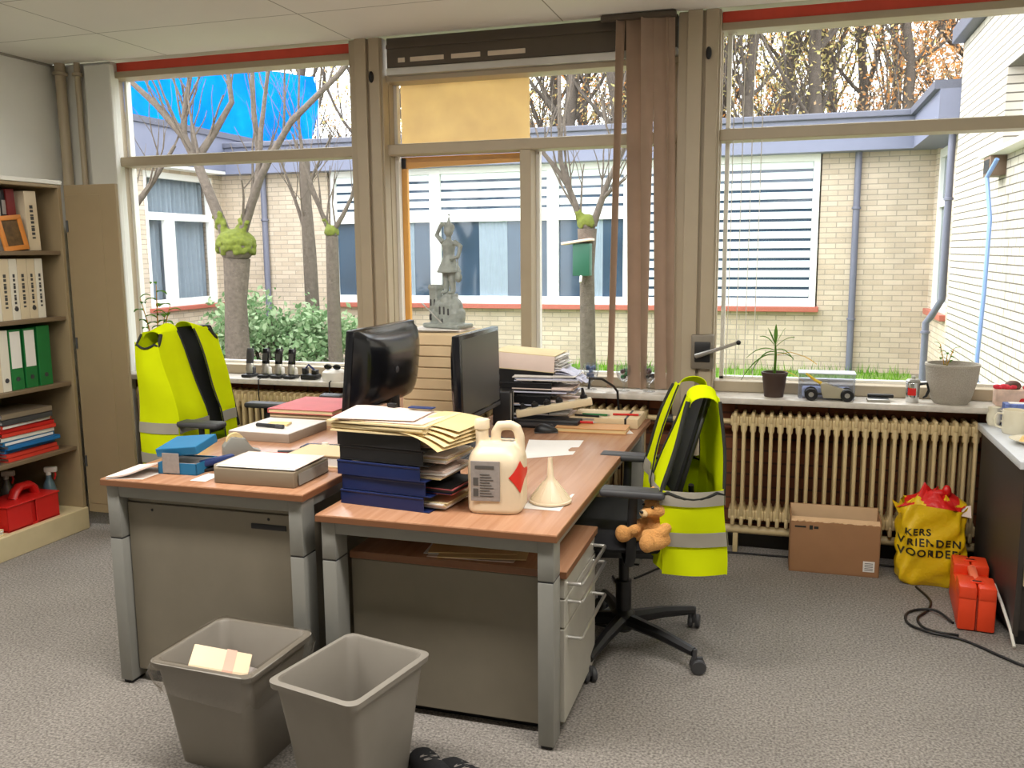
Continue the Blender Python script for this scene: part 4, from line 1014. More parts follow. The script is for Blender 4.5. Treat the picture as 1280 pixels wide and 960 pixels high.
for k in range(14): sh.box(.02, .312 + rnd.uniform(0, .03), .02, .24, .008 + k * .005, .0105 + k * .005, M=M @ xf((0, 0, 0), rz=rnd.uniform(-.06, .06)))
sh.build('sheets', M_['paper'], t, 0)
t = thing('paper_pile', 'bunch of bluish white papers fanning out on the trays right of the cream binder', 'papers', (-.985, 4.15, ZR + .185), .1)
MB().grid(lambda u, v: Vector((u * .13 - .06, (v - .5) * .18, .07 - .06 * u * u + .01 * math.sin(v * 7))), 8, 6, thick=.002).grid(lambda u, v: Vector((u * .15 - .06, (v - .5) * .17, .045 - .045 * u * u + .012 * math.sin(v * 5 + 1))), 8, 6, thick=.002).build('sheets', [mat('bluish_sheet', (214, 214, 232), .8)], t)
# power strip on a cable box
t = thing('cable_box', 'flat black box under the white power strip on the right desk', 'box', (-1.19, 3.90, ZR))
MB().box(0, .30, 0, .13, 0, .04, b=.006).build('case', M_['black'], t); MB().box(.02, .28, -.0015, .0, .012, .028).build('vent', M_['dark_grey'], t)
t = thing('power_strip', 'white power strip with black plugs lying below the cream binder', 'power strip', (-1.19, 3.935, ZR + .041), .28)
M = xf((0, 0, 0), ry=-.17)
MB().box(0, .36, -.025, .025, .0, .034, b=.005, M=M).build('body', mat('cream_power_strip', (224, 206, 170), .5), t)
for k in range(6):
    MB().lathe([(.0, .0345), (.018, .0345), (.018, .036), (.015, .036), (.014, .0345)], (.035 + k * .058, 0, 0), 14, M=M).build('socket', M_['white_pl'], t)
    if k in (0, 1, 2, 3, 5): MB().lathe([(0, .036), (.017, .036), (.017, .05), (.009, .056), (.006, .085 if k == 5 else .062), (0, .085 if k == 5 else .062)], (.035 + k * .058, 0, 0), 14, M=M).build('plug', M_['black'], t)
tag(MB().tube([(-.868, 4.035, .86), (-.868, 4.06, .905), (-.83, 4.16, .89), (-.80, 4.30, .835), (-.79, 4.355, .80), (-.785, 4.37, .70), (-.78, 4.365, .4)], .006, 8).build('power_cable', M_['black']), 'black cable arching from the power strip to the window sill', 'cable')
tag(MB().tube([(-.80, 3.89, ZR + .01), (-1.0, 3.87, ZR + .006), (-1.12, 3.85, ZR + .006), (-1.2, 3.80, ZR + .006)], .004, 6).build('mouse_cable', M_['black']), 'thin black mouse cable lying on the right desk', 'cable') if False else None
# mouse
t = thing('computer_mouse', 'black computer mouse on the right desk', 'mouse', (-1.02, 3.83, ZR), .3)
MB().grid(lambda u, v: Vector((.055 * math.cos(2 * PI * u) * math.cos(v * PI / 2), .032 * math.sin(2 * PI * u) * math.cos(v * PI / 2), .004 + .034 * math.sin(v * PI / 2) - .006 * math.cos(2 * PI * u) * math.sin(v * 3))), 24, 8).build('shell', M_['black'], t, 60)
MB().box(-.053, .053, -.029, .029, 0, .004, b=.0015).build('base', M_['dark_grey'], t); MB().lathe([(0, -.003), (.007, -.003), (.007, .003), (0, .003)], seg=12, M=xf((.025, 0, .031), rx=PI / 2)).build('scroll_wheel', M_['dark_grey'], t)
# papers and books at the right edge of the desk
def sheet(pts, label, name='paper_sheet', m='paper', z=ZR):
    c = [sum(p[k] for p in pts) / 4 for k in (0, 1)]
    t = thing(name, label, 'paper', (c[0], c[1], z))
    P = [Vector((p[0] - c[0], p[1] - c[1], 0)) for p in pts]
    MB().grid(lambda u, v: (P[0].lerp(P[1], u)).lerp(P[3].lerp(P[2], u), v) + Vector((0, 0, .0012 + .0015 * math.sin(u * 5) * math.sin(v * 4))), 8, 8, thick=.0006).build('sheet', M_[m], t)
sheet([(-.975, 3.30), (-.80, 3.42), (-.815, 3.69), (-1.05, 3.65)], 'white sheet of paper lying on the right desk behind the jug')
t = thing('book', 'thin tan book with a red pen on it at the right edge of the desk', 'book', (-.985, 3.85, ZR), .03)
MB().box(0, .325, 0, .13, .0, .004, b=.001).box(0, .325, 0, .13, .018, .022, b=.001).build('cover', mat('tan_cover', (206, 152, 96), .6), t, 0); MB().box(.004, .321, .003, .127, .004, .018).build('pages', M_['manila'], t, 0)
t = thing('pen', 'red pen lying on the thin tan book', 'pen', (-.97, 3.955, ZR + .0225), .05)
MB().tube([(0, 0, .007), (.14, 0, .007)], .006, 10).build('barrel', M_['red'], t); MB().tube([(.14, 0, .007), (.155, 0, .007)], [.005, .001], 10).build('tip', M_['silver'], t); MB().box(0, .04, -.0015, .0015, .012, .015).build('clip', M_['red'], t)
t = thing('document_box', 'flat beige document box with black elastic strap at the far end of the right desk', 'box', (-.955, 4.0, ZR), .01)
MB().box(0, .325, 0, .23, 0, .044, b=.003).build('body', M_['beige_box'], t); MB().box(.262, .272, -.0015, .2315, -.0, .0455, b=.0005).build('strap', M_['black'], t); MB().box(.02, .12, -.001, .0, .032, .04).build('label', M_['grey_label'], t, 0)
t = thing('paper_sheet', 'white and blue leaflet beside the tan book at the desk corner', 'paper', (-.655, 3.885, ZR), .4)
MB().grid(lambda u, v: Vector(((u - .5) * .05, v * .16, .001 + .001 * u)), 4, 4, thick=.0008).build('sheet', M_['paper'], t)
for i, (x, m, lab) in enumerate(((-.93, 'black', 'black'), (-.90, 'green', 'dark green'), (-.76, 'red', 'red'))):
    t = thing('pen', lab + ' pen lying on the flat beige document box', 'pen', (x, 4.02 + .03 * i, ZR + .0445), .1 * i - .1)
    MB().tube([(0, 0, .006), (.12, 0, .006)], .005, 8).build('barrel', M_[m], t); MB().tube([(.12, 0, .006), (.132, 0, .006)], [.0045, .001], 8).build('tip', M_['silver'], t)

# ------------------------------------------------------------------ drawer tower and figurine
t = thing('drawer_tower', 'beige desktop drawer tower with seven shallow drawers, carrying the pewter figurine', 'drawer unit', (-1.745, 3.87, ZL))
MB().box(0, .30, .012, .33, 0, .375, b=.003).build('case', M_['beige_box'], t, 0)
for k in range(7):
    dr = MB().box(.004, .296, 0, .0118, .006 + k * .0525, .0535 + k * .0525, b=.002).build('drawer', M_['beige_box'], t, 0)
paper_pile('paper_pile', 'white papers lying on the beige drawer tower under the figurine', 'papers', (-1.59, 4.03, ZL + .376), .27, .25, .012, 5, [M_['paper'], M_['paper_pink']], .05, .02, 77)
t = thing('figurine', 'pewter figurine of a girl in a short skirt standing on a castle rock', 'figurine', (-1.57, 4.04, ZL + .39), -.38)
b = MB()
b.box(-.115, .115, -.06, .06, 0, .022, b=.006)
for (x, z, r) in ((-.06, .05, .05), (0, .055, .055), (.055, .05, .05), (-.03, .10, .045), (.04, .1, .05), (.01, .13, .04), (.07, .07, .03)): b.ell((x, .0, z), (r, .045, r), seg=10, rings=8)
b.box(-.10, -.05, -.025, .025, .05, .19, b=.004); b.box(-.104, -.046, -.028, .028, .185, .197, b=.002)
for k in range(3): b.box(-.102 + k * .022, -.09 + k * .022, -.028, .028, .195, .207)
b.box(-.02, .065, -.05, -.03, .02, .12, b=.008); b.box(.005, .05, -.035, .03, .12, .165, b=.006)
solid(b, 'castle_rock', M_['pewter'], t, .0045, it=2)
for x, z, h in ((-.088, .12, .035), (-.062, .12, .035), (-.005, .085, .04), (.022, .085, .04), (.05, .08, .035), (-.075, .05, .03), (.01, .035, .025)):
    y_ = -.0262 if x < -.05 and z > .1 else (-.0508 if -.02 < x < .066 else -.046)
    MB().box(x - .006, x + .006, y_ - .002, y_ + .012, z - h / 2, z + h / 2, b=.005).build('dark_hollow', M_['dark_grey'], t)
MB().tube([(-.10, -.075, .12), (.04, -.085, .03)], .0035, 6).build('rod', M_['silver'], t)
f = MB(); Z = .165
for s in (-1, 1):
    f.tube([(s * .016 + .015, 0, Z + .12), (s * .02 + .015, 0, Z + .06), (s * .022 + .015, .002, Z + .02), (s * .022 + .015, 0, Z + .008)], [.021, .017, .014, .013], 10); f.ell((s * .022 + .015, -.01, Z + .006), (.014, .022, .009))
f.lathe([(.0, .10), (.058, .10), (.06, .106), (.036, .155), (.028, .18), (0, .18)], (.015, 0, Z), 20)
f.tube([(.015, 0, Z + .16), (.015, 0, Z + .20), (.015, 0, Z + .235), (.015, .002, Z + .255)], [.03, .032, .04, .022], 12, flat=(.75, 1.0))
f.tube([(.015, 0, Z + .25), (.017, 0, Z + .285)], .013, 8); f.ell((.018, -.002, Z + .30), (.023, .024, .03))
f.tube([(-.022, 0, Z + .245), (-.058, -.005, Z + .28), (-.03, -.005, Z + .325), (.0, -.002, Z + .335)], [.014, .012, .010, .009], 8)
f.tube([(.052, 0, Z + .245), (.095, -.004, Z + .225), (.088, -.015, Z + .175), (.05, -.03, Z + .165)], [.014, .012, .010, .009], 8)
f.ell((.015, .008, Z + .315), (.027, .025, .022)); f.tube([(.018, 0, Z + .33), (.02, 0, Z + .365)], [.012, .003], 8); f.ell((.02, 0, Z + .375), .006)
solid(f, 'figure', M_['pewter'], t, .0035, it=2)
MB().tube([(.08, -.01, Z + .17), (.085, -.012, Z + .10)], .003, 6).ell((.085, -.012, Z + .08), (.02, .015, .026)).build('hanging_bag', M_['pewter'], t)

# ------------------------------------------------------------------ things on the left desk
t = thing('document_tray', 'grey brown document case with papers on top at the front of the left desk', 'tray', (-1.83, 2.455, ZL), .02)
MB().prism([(0, .05), (.035, .0), (.33, .0), (.335, .23), (0, .23)], 0, .052, b=.004).build('case', M_['tray_grey'], t); MB().box(.337, .3385, .02, .22, .006, .045, b=.0005).build('side_label', M_['desk_grey'], t, 0)
paper_pile('paper_pile', 'white papers on top of the grey brown document case', 'papers', (-1.65, 2.575, ZL + .0525), .30, .2, .008, 4, [M_['paper'], M_['paper_pink']], .02, .008, 91)
t = thing('book', 'beige book lying behind the grey brown document case on the left desk', 'book', (-1.69, 2.74, ZL), .02)
MB().box(0, .215, 0, .16, 0, .005, b=.001).box(0, .215, 0, .16, .04, .045, b=.001).box(0, .005, 0, .16, 0, .045, b=.001).build('cover', M_['beige_box'], t, 0); MB().box(.005, .211, .004, .156, .005, .04).build('pages', M_['paper'], t, 0)
tag(MB().grid(lambda u, v: Vector((-1.895 + u * .06, 2.46 + v * .1, ZL + .0012)), 3, 3, thick=.0006).build('paper_sheet', M_['paper']), 'small white sheet between the blue box and the document case', 'paper')
# blue box
t = thing('blue_carton', 'bright blue carton with its lid open and a grey label on the left desk', 'carton', (-2.065, 2.515, ZL), .06)
cb = MB().box(0, .15, 0, .004, 0, .04).box(0, .15, .126, .13, 0, .04).box(0, .004, 0, .13, 0, .04).box(.146, .15, 0, .13, 0, .04).box(0, .15, 0, .13, 0, .003)
cb.build('box', M_['blue'], t, 0)
MB().box(.006, .144, .006, .124, .0035, .036, b=.004).build('grey_insert', M_['grey_label'], t, 0)
MB().box(0, .16, 0, .135, 0, .03, b=.003, M=xf((-.01, .012, .055), rx=.14, ry=-.10)).build('lid', M_['blue'], t, 0)
MB().box(.02, .085, -.003, -.0005, .004, .075, b=.0008).build('label', M_['grey_label'], t, 0)
t = thing('booklet', 'white folded booklet curling up at the left front corner of the desk', 'booklet', (-2.195, 2.425, ZL))
MB().grid(lambda u, v: Vector((.005 + u * .125, .008 + v * .17 - .03 * (1 - u), .003 + .030 * u * u + .004 * v)), 12, 8, thick=.005).build('pages', M_['paper_pink'], t); MB().grid(lambda u, v: Vector((.005 + u * .127, .008 + v * .17 - .03 * (1 - u), .0005 + .0 * u)), 6, 4, thick=.0015).build('cover', M_['paper'], t)
# stack behind
t = thing('ream_box', 'flat white topped box in the middle of the left desk, pen and notes on it', 'box', (-2.165, 3.07, ZL), -.02)
MB().box(0, .285, 0, .30, 0, .036, b=.003).build('body', mat('greyish_box_side', (150, 134, 118), .7), t); MB().box(.002, .283, .002, .298, .036, .0395, b=.001).build('white_top', M_['paper'], t, 0)
t = thing('sticky_notes', 'small block of yellow notes on the white topped box', 'notes', (-2.02, 3.22, ZL + .04), .2)
MB().box(-.045, .045, -.03, .03, 0, .008, b=.001).build('block', M_['manila'], t, 0); MB().box(-.045, .045, -.03, .03, .008, .0085).build('top_note', mat('pale_yellow_note', (238, 214, 150), .8), t, 0)
t = thing('marker_pen', 'dark marker lying on the white topped box', 'marker', (-2.09, 3.165, ZL + .04), -.12)
MB().tube([(0, 0, .009), (.1, 0, .009)], .008, 10).build('barrel', M_['black'], t); MB().tube([(.1, 0, .009), (.135, 0, .009)], .009, 10).build('cap', M_['dark_grey'], t)
t = thing('archive_box', 'flat beige box under the faded red folder on the left desk', 'box', (-2.19, 3.42, ZL))
MB().box(0, .31, 0, .32, 0, .05, b=.003).build('body', M_['beige_box'], t); MB().box(.0, .31, -.001, .0, .03, .034).build('lid_line', M_['tray_grey'], t, 0)
t = thing('folder', 'faded red folder lying on a flat beige box near the window', 'folder', (-2.195, 3.41, ZL + .051))
MB().box(0, .325, 0, .335, 0, .003, b=.001).box(0, .325, 0, .335, .017, .02, b=.001).box(0, .003, 0, .335, 0, .02, b=.001).build('cover', M_['pink_card'], t, 0); MB().box(.004, .32, .004, .33, .003, .017).build('papers', M_['paper_cream'], t, 0)
t = thing('hole_punch', 'black hole punch behind the faded red folder', 'hole punch', (-2.16, 3.80, ZL + .0))
MB().box(0, .12, 0, .06, 0, .02, b=.004).build('base', M_['black'], t); MB().box(.005, .115, .005, .055, .05, .07, b=.008, M=xf(rx=.15)).build('lever', M_['dark_grey'], t); MB().box(.01, .11, .015, .045, .02, .055, b=.004).build('body', M_['black'], t)
t = thing('mobile_phone', 'black mobile phone on the left desk behind the document case', 'phone', (-1.79, 2.99, ZL), .1)
MB().box(0, .14, 0, .068, 0, .009, b=.003).build('case', M_['black'], t); MB().box(.004, .136, .004, .064, .009, .0095).build('screen', M_['black_gloss'], t, 0)
t = thing('bottle_cap', 'small cream cap lying on the black mobile phone', 'cap', (-1.70, 3.03, ZL + .0097)); MB().lathe([(0, .012), (.012, .012), (.014, 0), (0, 0)], seg=14).build('cap', M_['ceramic'], t); MB().lathe([(.0135, .002), (.016, .002), (.016, .004), (.0135, .004)], seg=14).build('rim', M_['white_pl'], t)
t = thing('stapler', 'dark blue stapler lying right of the blue carton', 'stapler', (-1.90, 2.62, ZL), .9)
MB().box(-.06, .07, -.017, .017, 0, .012, b=.003).build('base', M_['black'], t); MB().box(-.06, .065, -.015, .015, .02, .045, b=.009, M=xf(ry=-.08)).build('arm', M_['blue_dark'], t)
t = thing('tape_dispenser', 'grey desk tape dispenser standing behind the blue carton', 'tape dispenser', (-1.93, 2.80, ZL), .8)
MB().prism([(-.06, 0), (.07, 0), (.075, .025), (.045, .03), (.02, .075), (-.03, .085), (-.06, .05)], -.022, .022, M=Matrix(((1, 0, 0, 0), (0, 0, 1, 0), (0, 1, 0, 0), (0, 0, 0, 1))), b=.004).build('body', M_['desk_grey'], t)
MB().lathe([(.018, -.01), (.032, -.01), (.032, .01), (.018, .01)], seg=20, M=xf((-.015, 0, .065), rx=PI / 2)).build('tape_roll', M_['manila'], t)
for i, (x, y, m, rz, lab) in enumerate(((-1.86, 2.86, 'red_card', .1, 'orange red pen lying across the middle of the left desk'), (-1.83, 2.90, 'dark_grey', .3, 'dark grey pen pointing at the beige book on the left desk'), (-1.90, 2.74, 'black', .7, 'black pen beside the tape dispenser on the left desk'), (-1.80, 2.84, 'green', .25, 'green pen lying before the white topped box'))):
    t = thing('pen', lab, 'pen', (x, y, ZL), rz)
    MB().tube([(0, 0, .007), (.13, 0, .007)], .006, 8).build('barrel', M_[m], t); MB().tube([(.13, 0, .007), (.145, 0, .007)], [.005, .001], 8).build('tip', M_['silver'], t)
t = thing('scissors', 'scissors with black handles left of the document case papers', 'scissors', (-1.86, 2.70, ZL), 1.1)
MB().box(0, .10, -.006, .006, .003, .005, M=xf(rz=.06)).box(0, .10, -.006, .006, .005, .007, M=xf(rz=-.06)).build('blade', M_['silver'], t, 0)
for s in (-1, 1): MB().tube([(-.03 + .028 * math.cos(k * PI / 6), s * .02 + .016 * math.sin(k * PI / 6), .007) for k in range(12)], .004, 6, closed=True).build('handle', M_['black'], t)
# ------------------------------------------------------------------ cabinets on the left
cab = thing('storage_cabinet', 'cream steel cabinet on the left with its door open, shelves full of binders and folders', 'cabinet', (-3.66, 3.06, 0))
D_, W_ = .52, .80
def cpart(mb, n, m=None): return mb.build(n, m or M_['steel_cream'], cab, 0)
cpart(MB().box(-D_, 0, W_ - .022, W_, .0, 1.862, b=.002), 'side_panel'); cpart(MB().box(-D_, 0, 0, .022, 0, 1.862, b=.002), 'side_panel')
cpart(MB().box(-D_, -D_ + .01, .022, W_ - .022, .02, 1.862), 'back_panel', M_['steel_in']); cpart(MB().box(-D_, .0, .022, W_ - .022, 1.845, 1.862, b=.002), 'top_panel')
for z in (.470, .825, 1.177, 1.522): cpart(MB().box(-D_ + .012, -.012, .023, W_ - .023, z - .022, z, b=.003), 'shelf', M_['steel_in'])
cpart(MB().box(-D_ + .012, .012, .023, W_ - .0, 0.0, .122, b=.004), 'plinth', mat('pale_cream_plinth', (206, 190, 150), .5))
dr = cpart(MB().box(.004, .335, W_ + .012, W_ + .032, .09, 1.862, b=.003).box(.02, .235, W_ + .009, W_ + .013, .14, 1.81, b=.002), 'door')
for z in (.35, 1.0, 1.62): MB().tube([(.014, W_ + .008, z), (.014, W_ + .008, z + .06)], .006, 8).build('hinge', M_['dark_grey'], dr)
cpart(MB().box(-D_, .006, -.0, W_ + .002, 1.863, 1.884, b=.003), 'top_edge', M_['cab_white'])
struct('trim_6', MB().box(-4.24, -4.232, 3.93, 3.945, 1.7, ZC).box(-4.24, -4.228, 2.0, 4.5, ZC - .012, ZC), mat('grey_wall_joint', (150, 146, 134), .7))

def binder(x, y, z, w, m, label, h=.315, group=None, lab=None, lean=0, d=.27, lh=(.12, .28), lm='paper', hole=True, prints=False):
    """y = right-hand edge seen from the room; the spine faces +x"""
    t = thing('ring_binder', label, 'binder', (x, y, z), 0, group)
    M = xf((0, 0, 0), rx=lean)
    MB().box(-.004, 0, 0, w, 0, h, b=.0015, M=M).build('spine', m, t, 0)
    for yy in (0, w - .003): MB().box(-d, -.003, yy, yy + .003, 0, h, b=.001, M=M).build('cover', m, t, 0)
    MB().box(-d + .01, -.02, .006, w - .006, .004, h - .012, M=M).build('papers', M_['paper'], t, 0)
    if lab: MB().box(.0, .0012, .006, w - .006, lh[0], lh[1], M=M).build('spine_label', M_[lm], t, 0)
    if prints:
        p = MB()
        for k in range(9): p.box(.0, .001, w * .35, w * .62, .06 + k * .019, .069 + k * .019 + .004 * (k % 3), M=M)
        p.build('spine_print', M_['dark_grey'], t, 0)
    if hole: MB().lathe([(0, .0005), (.009, .0005), (.009, .002), (.012, .002), (.012, 0)], seg=12, M=M @ xf((.0, w / 2, .055), ry=PI / 2)).build('finger_hole', M_['dark_grey'], t)
    return t
cream = mat('cream_binder_board', (212, 196, 166), .6, var=.04); wh = mat('white_binder_board', (222, 216, 200), .6, var=.03)
g2 = 'binders on the second shelf'
y = 3.405; order = ['leftmost', 'second from the left', 'third from the left', 'fourth from the left', 'fifth from the left', 'rightmost']
for k, (w, m) in enumerate(((.058, wh), (.062, cream), (.05, wh), (.06, cream), (.052, cream), (.05, wh))):
    binder(-3.70, y, 1.1775, w - .003, m, 'whitish ring binder, ' + order[k] + ' in the row below the picture frame', .305, g2, prints=True, hole=(k % 2 == 0)); y += w
g3 = 'binders on the third shelf'
binder(-3.70, 3.362, .8255, .062, cream, 'cream ring binder at the left end of the green binders, the left one', .305, g3)
binder(-3.70, 3.427, .8255, .05, wh, 'cream ring binder directly left of the green binders', .305, g3)
binder(-3.70, 3.483, .8255, .074, M_['green'], 'green ring binder with a tall white label, the left of two such', .305, g3, lab=1, lh=(.11, .295))
binder(-3.70, 3.572, .8255, .074, M_['green'], 'green ring binder with a tall white label beside the plain green one', .305, g3, lab=1, lh=(.11, .295))
binder(-3.70, 3.660, .8255, .082, M_['green'], 'plain green ring binder without label near the open cabinet door', .31, g3)
g1 = 'binders on the top shelf'
binder(-3.73, 3.415, 1.5225, .055, wh, 'whitish binder left behind the picture frame on the top shelf', .30, g1, prints=True, hole=False)
binder(-3.73, 3.475, 1.5225, .06, M_['stone_pot'], 'greyish binder right behind the picture frame on the top shelf', .305, g1, hole=False)
binder(-3.735, 3.543, 1.5225, .035, M_['black'], 'thin black binder with a pale label on the top shelf', .30, g1, lab=1, lh=(.18, .25), lm='grey_label', hole=False)
binder(-3.725, 3.583, 1.5225, .05, mat('dark_red_board', (112, 24, 20), .6), 'dark red binder on the top shelf', .305, g1, lean=.05, hole=False)
binder(-3.705, 3.668, 1.5225, .075, cream, 'beige binder on the top shelf next to the cabinet side', .30, g1, lean=.03, hole=False, prints=True)
binder(-3.70, 3.30, .4705, .066, M_['blue_dark'], 'dark blue ring binder with a white label left of the folder stack', .305, g3, lab=1, lh=(.15, .28))
t = thing('picture_frame', 'small orange wooden picture frame leaning on the top shelf', 'picture frame', (-3.69, 3.57, 1.523), 0)
M = xf((0, 0, 0), ry=-.16) @ xf((0, 0, 0), rx=.1)
fr = MB(); w, h = .075, .175
fr.box(0, .014, -w, w, 0, .024, b=.003, M=M).box(0, .014, -w, w, h - .024, h, b=.003, M=M).box(0, .014, -w, -w + .024, .02, h - .02, b=.003, M=M).box(0, .014, w - .024, w, .02, h - .02, b=.003, M=M)
fr.build('frame', M_['frame_wood'], t)
pm = mat('dark_picture_print', (92, 70, 40), .6, var=.5, scale=38); MB().box(.002, .006, -w + .02, w - .02, .02, h - .02, M=M).build('picture', pm, t, 0)
MB().box(-.06, .0, -.02, .02, 0, .004, M=xf((-.0, 0, .0))).build('easel_back', M_['cardboard'], t, 0)
# stack of folders
fz = .4705; cols = [('red_card', 'orange red'), ('red_card', 'red'), ('blue_folder', 'blue'), ('blue_folder', 'bright blue'), ('blue', 'turquoise blue'), ('white_pl', 'whitish'), ('red_card', 'scarlet'), ('red', 'deep red'), ('red_card', 'red orange'), ('dark_grey', 'dark grey'), ('tray_grey', 'grey brown')]
ordn = ['lowest', 'second lowest', 'third lowest', 'fourth lowest', 'fifth lowest', 'middle', 'fifth from the top', 'fourth from the top', 'third from the top', 'second from the top', 'topmost']
for k, (m, nm) in enumerate(cols):
    h = .021 if k < 9 else .028
    t = thing('folder', nm + ' folder, ' + ordn[k] + ' of the stack in the steel cabinet', 'folder', (-3.70 + rnd.uniform(-.012, .02), 3.40 + rnd.uniform(-.01, .012), fz), rnd.uniform(-.05, .05), 'stacked folders in the cabinet')
    ww = .33 - .02 * (k > 8)
    MB().box(-.25, 0, 0, ww, .0, .003, b=.001).box(-.25, 0, 0, ww, h - .004, h - .001, b=.001).box(-.003, 0, 0, ww, 0, h - .001, b=.001).build('cover', M_[m], t, 0)
    MB().box(-.24, .004 if k in (4, 8) else -.006, .01, ww - .012, .004, h - .005).build('papers', M_['paper'], t, 0)
    fz += h
# red caddy, spray bottles, odds and ends
t = thing('cleaning_caddy', 'red plastic carrying caddy on the bottom shelf of the cabinet', 'caddy', (-3.72, 3.36, .1225))
MB().box(-.16, .04, 0, .33, 0, .008).box(.034, .04, 0, .15, 0, .13, b=.003).box(.034, .04, .18, .33, 0, .13, b=.003).box(.02, .026, .14, .19, 0, .13, b=.003).box(-.16, -.154, 0, .33, 0, .13, b=.003).box(-.16, .04, 0, .006, 0, .13, b=.003).box(-.16, .04, .324, .33, 0, .13, b=.003).box(-.16, .03, .155, .163, 0, .13).build('tub', M_['red'], t, 0)
MB().box(-.165, .046, -.006, .336, .126, .134, b=.003).box(-.15, .03, .01, .15, .12, .13, b=.002, mi=1).box(-.15, .03, .17, .32, .12, .13, b=.002, mi=1).build('rim', [M_['red'], M_['red']], t, 0)
MB().tube([(-.06, .13, .13), (-.06, .15, .165), (-.06, .175, .185), (-.06, .24, .185), (-.06, .265, .165), (-.06, .28, .12)], .02, 10, flat=(1, 1.5)).build('handle', M_['red'], t)
def spray(loc, label, m):
    t = thing('spray_bottle', label, 'spray bottle', loc, .5)
    MB().lathe([(0, 0), (.034, 0), (.036, .01), (.036, .11), (.026, .15), (.014, .175), (.013, .195), (0, .195)], seg=18).build('bottle', m, t)
    hd = MB().box(-.02, .045, -.012, .012, .21, .24, b=.006).tube([(0, 0, .195), (0, 0, .215)], .014, 10); hd.build('spray_head', M_['white_pl'], t)
    MB().tube([(.03, 0, .215), (.036, 0, .195), (.028, 0, .17)], .005, 6).build('trigger', M_['red'], t); MB().lathe([(.0365, .03), (.0365, .10)], seg=18).build('label', M_['paper'], t)
spray((-3.80, 3.755, .1225), 'spray bottle with a pale trigger head right of the red caddy', mat('bluish_bottle', (90, 116, 126), .3))
spray((-3.95, 3.62, .1225), 'spray bottle at the back of the bottom shelf behind the red caddy', mat('grey_bottle', (96, 92, 84), .4))
paper_pile('paper_pile', 'white papers at the left front of the bottom cabinet shelf', 'papers', (-3.72, 3.25, .1225), .10, .16, .03, 5, [M_['paper'], M_['paper_cream']], .1, .01, 101)
t = thing('cardboard_box', 'small brown cardboard box on the bottom shelf left of the red caddy', 'box', (-3.98, 3.16, .1225)); MB().box(0, .16, 0, .18, 0, .15, b=.002).build('body', M_['cardboard'], t, 0); MB().box(.03, .13, .0, .18, .15, .152).build('tape', M_['paper_cream'], t, 0)

# ------------------------------------------------------------------ window sill, left
SZ = .7905
def phone(x, k, lab):
    t = thing('charging_base', 'charging base of the ' + lab + ' cordless phone on the left sill', 'charger', (x, 4.44, SZ), 0, 'phone charging bases')
    MB().box(-.032, .032, -.04, .045, 0, .018, b=.006).build('base', M_['black'], t)
    MB().box(-.026, .026, .0, .036, .016, .06, b=.008).build('cradle', M_['white_pl'] if k else M_['dark_grey'], t)
    t = thing('cordless_phone', lab + ' cordless phone standing in its base on the left sill', 'phone', (x, 4.44, SZ + .0185), 0, 'cordless phones')
    M = xf((0, .008, 0), rx=-.16)
    MB().box(-.022, .022, -.016, .002, .0, .062, b=.006, M=M).build('keypad_half', M_['silver'], t)
    MB().box(-.0225, .0225, -.0165, .003, .055, .148, b=.008, M=M).build('upper_half', M_['black_gloss'] if k else M_['dark_grey'], t); MB().box(-.015, .015, -.0175, -.016, .075, .12, M=M).build('display', M_['screen'], t, 0)
    MB().tube([(.014, -.004, .14), (.014, -.004, .158)], .005, 8, M=M).build('antenna', M_['black'], t)
for k, (x, lab) in enumerate(((-2.965, 'leftmost'), (-2.86, 'second from the left'), (-2.775, 'third from the left'), (-2.69, 'rightmost'))): phone(x, k, lab)
t = thing('headset_stand', 'dark charger with a cable beside the rightmost cordless phone', 'charger', (-2.565, 4.44, SZ))
MB().box(-.05, .05, -.035, .035, 0, .03, b=.008).box(-.045, -.02, -.02, .02, .028, .065, b=.005).box(.015, .045, -.02, .02, .028, .055, b=.005).build('body', M_['black'], t); MB().tube([(-.03, 0, .06), (0, -.02, .085), (.03, 0, .05)], .006, 8).build('arch', M_['blue_dark'], t)
t = thing('desk_lamp_base', 'pale round device with dark glasses on top near the left column', 'device', (-2.42, 4.45, SZ))
MB().lathe([(0, .06), (.05, .058), (.066, .045), (.07, .02), (.066, 0), (0, 0)], seg=24).build('body', M_['white_pl'], t)
g_ = MB()
for s in (-1, 1): g_.ell((s * .028, -.02, .075), (.025, .006, .016))
g_.tube([(-.005, -.02, .078), (.005, -.02, .078)], .003, 6).tube([(-.052, -.02, .08), (-.055, .05, .07)], .003, 6).tube([(.052, -.02, .08), (.055, .05, .07)], .003, 6)
g_.build('dark_glasses', M_['black_gloss'], t)
for i, (x, lab) in enumerate(((-2.86, 'thin black cable hanging from the phones over the radiator'), (-2.41, 'thin black cable hanging from the pale device over the radiator'))):
    tag(MB().tube([(x, 4.40, SZ + .004), (x + .01, 4.352, SZ - .002), (x + .012, 4.345, .70), (x + .02, 4.35, .5), (x + .01, 4.34, .2)], .0035, 6).build('phone_cable', M_['black']), lab, 'cable')
t = thing('potted_plant', 'leafy potted plant in the left window corner behind the safety vest', 'plant', (-3.60, 4.455, SZ))
MB().lathe([(0, 0), (.055, 0), (.075, .11), (.08, .11), (.08, .125), (.068, .125), (.066, .1), (0, .1)], seg=24).build('pot', M_['brown_pot'], t); MB().lathe([(0, .105), (.066, .1)], seg=20).build('soil', M_['soil'], t)
rg = random.Random(3); lv = MB(); st = MB()
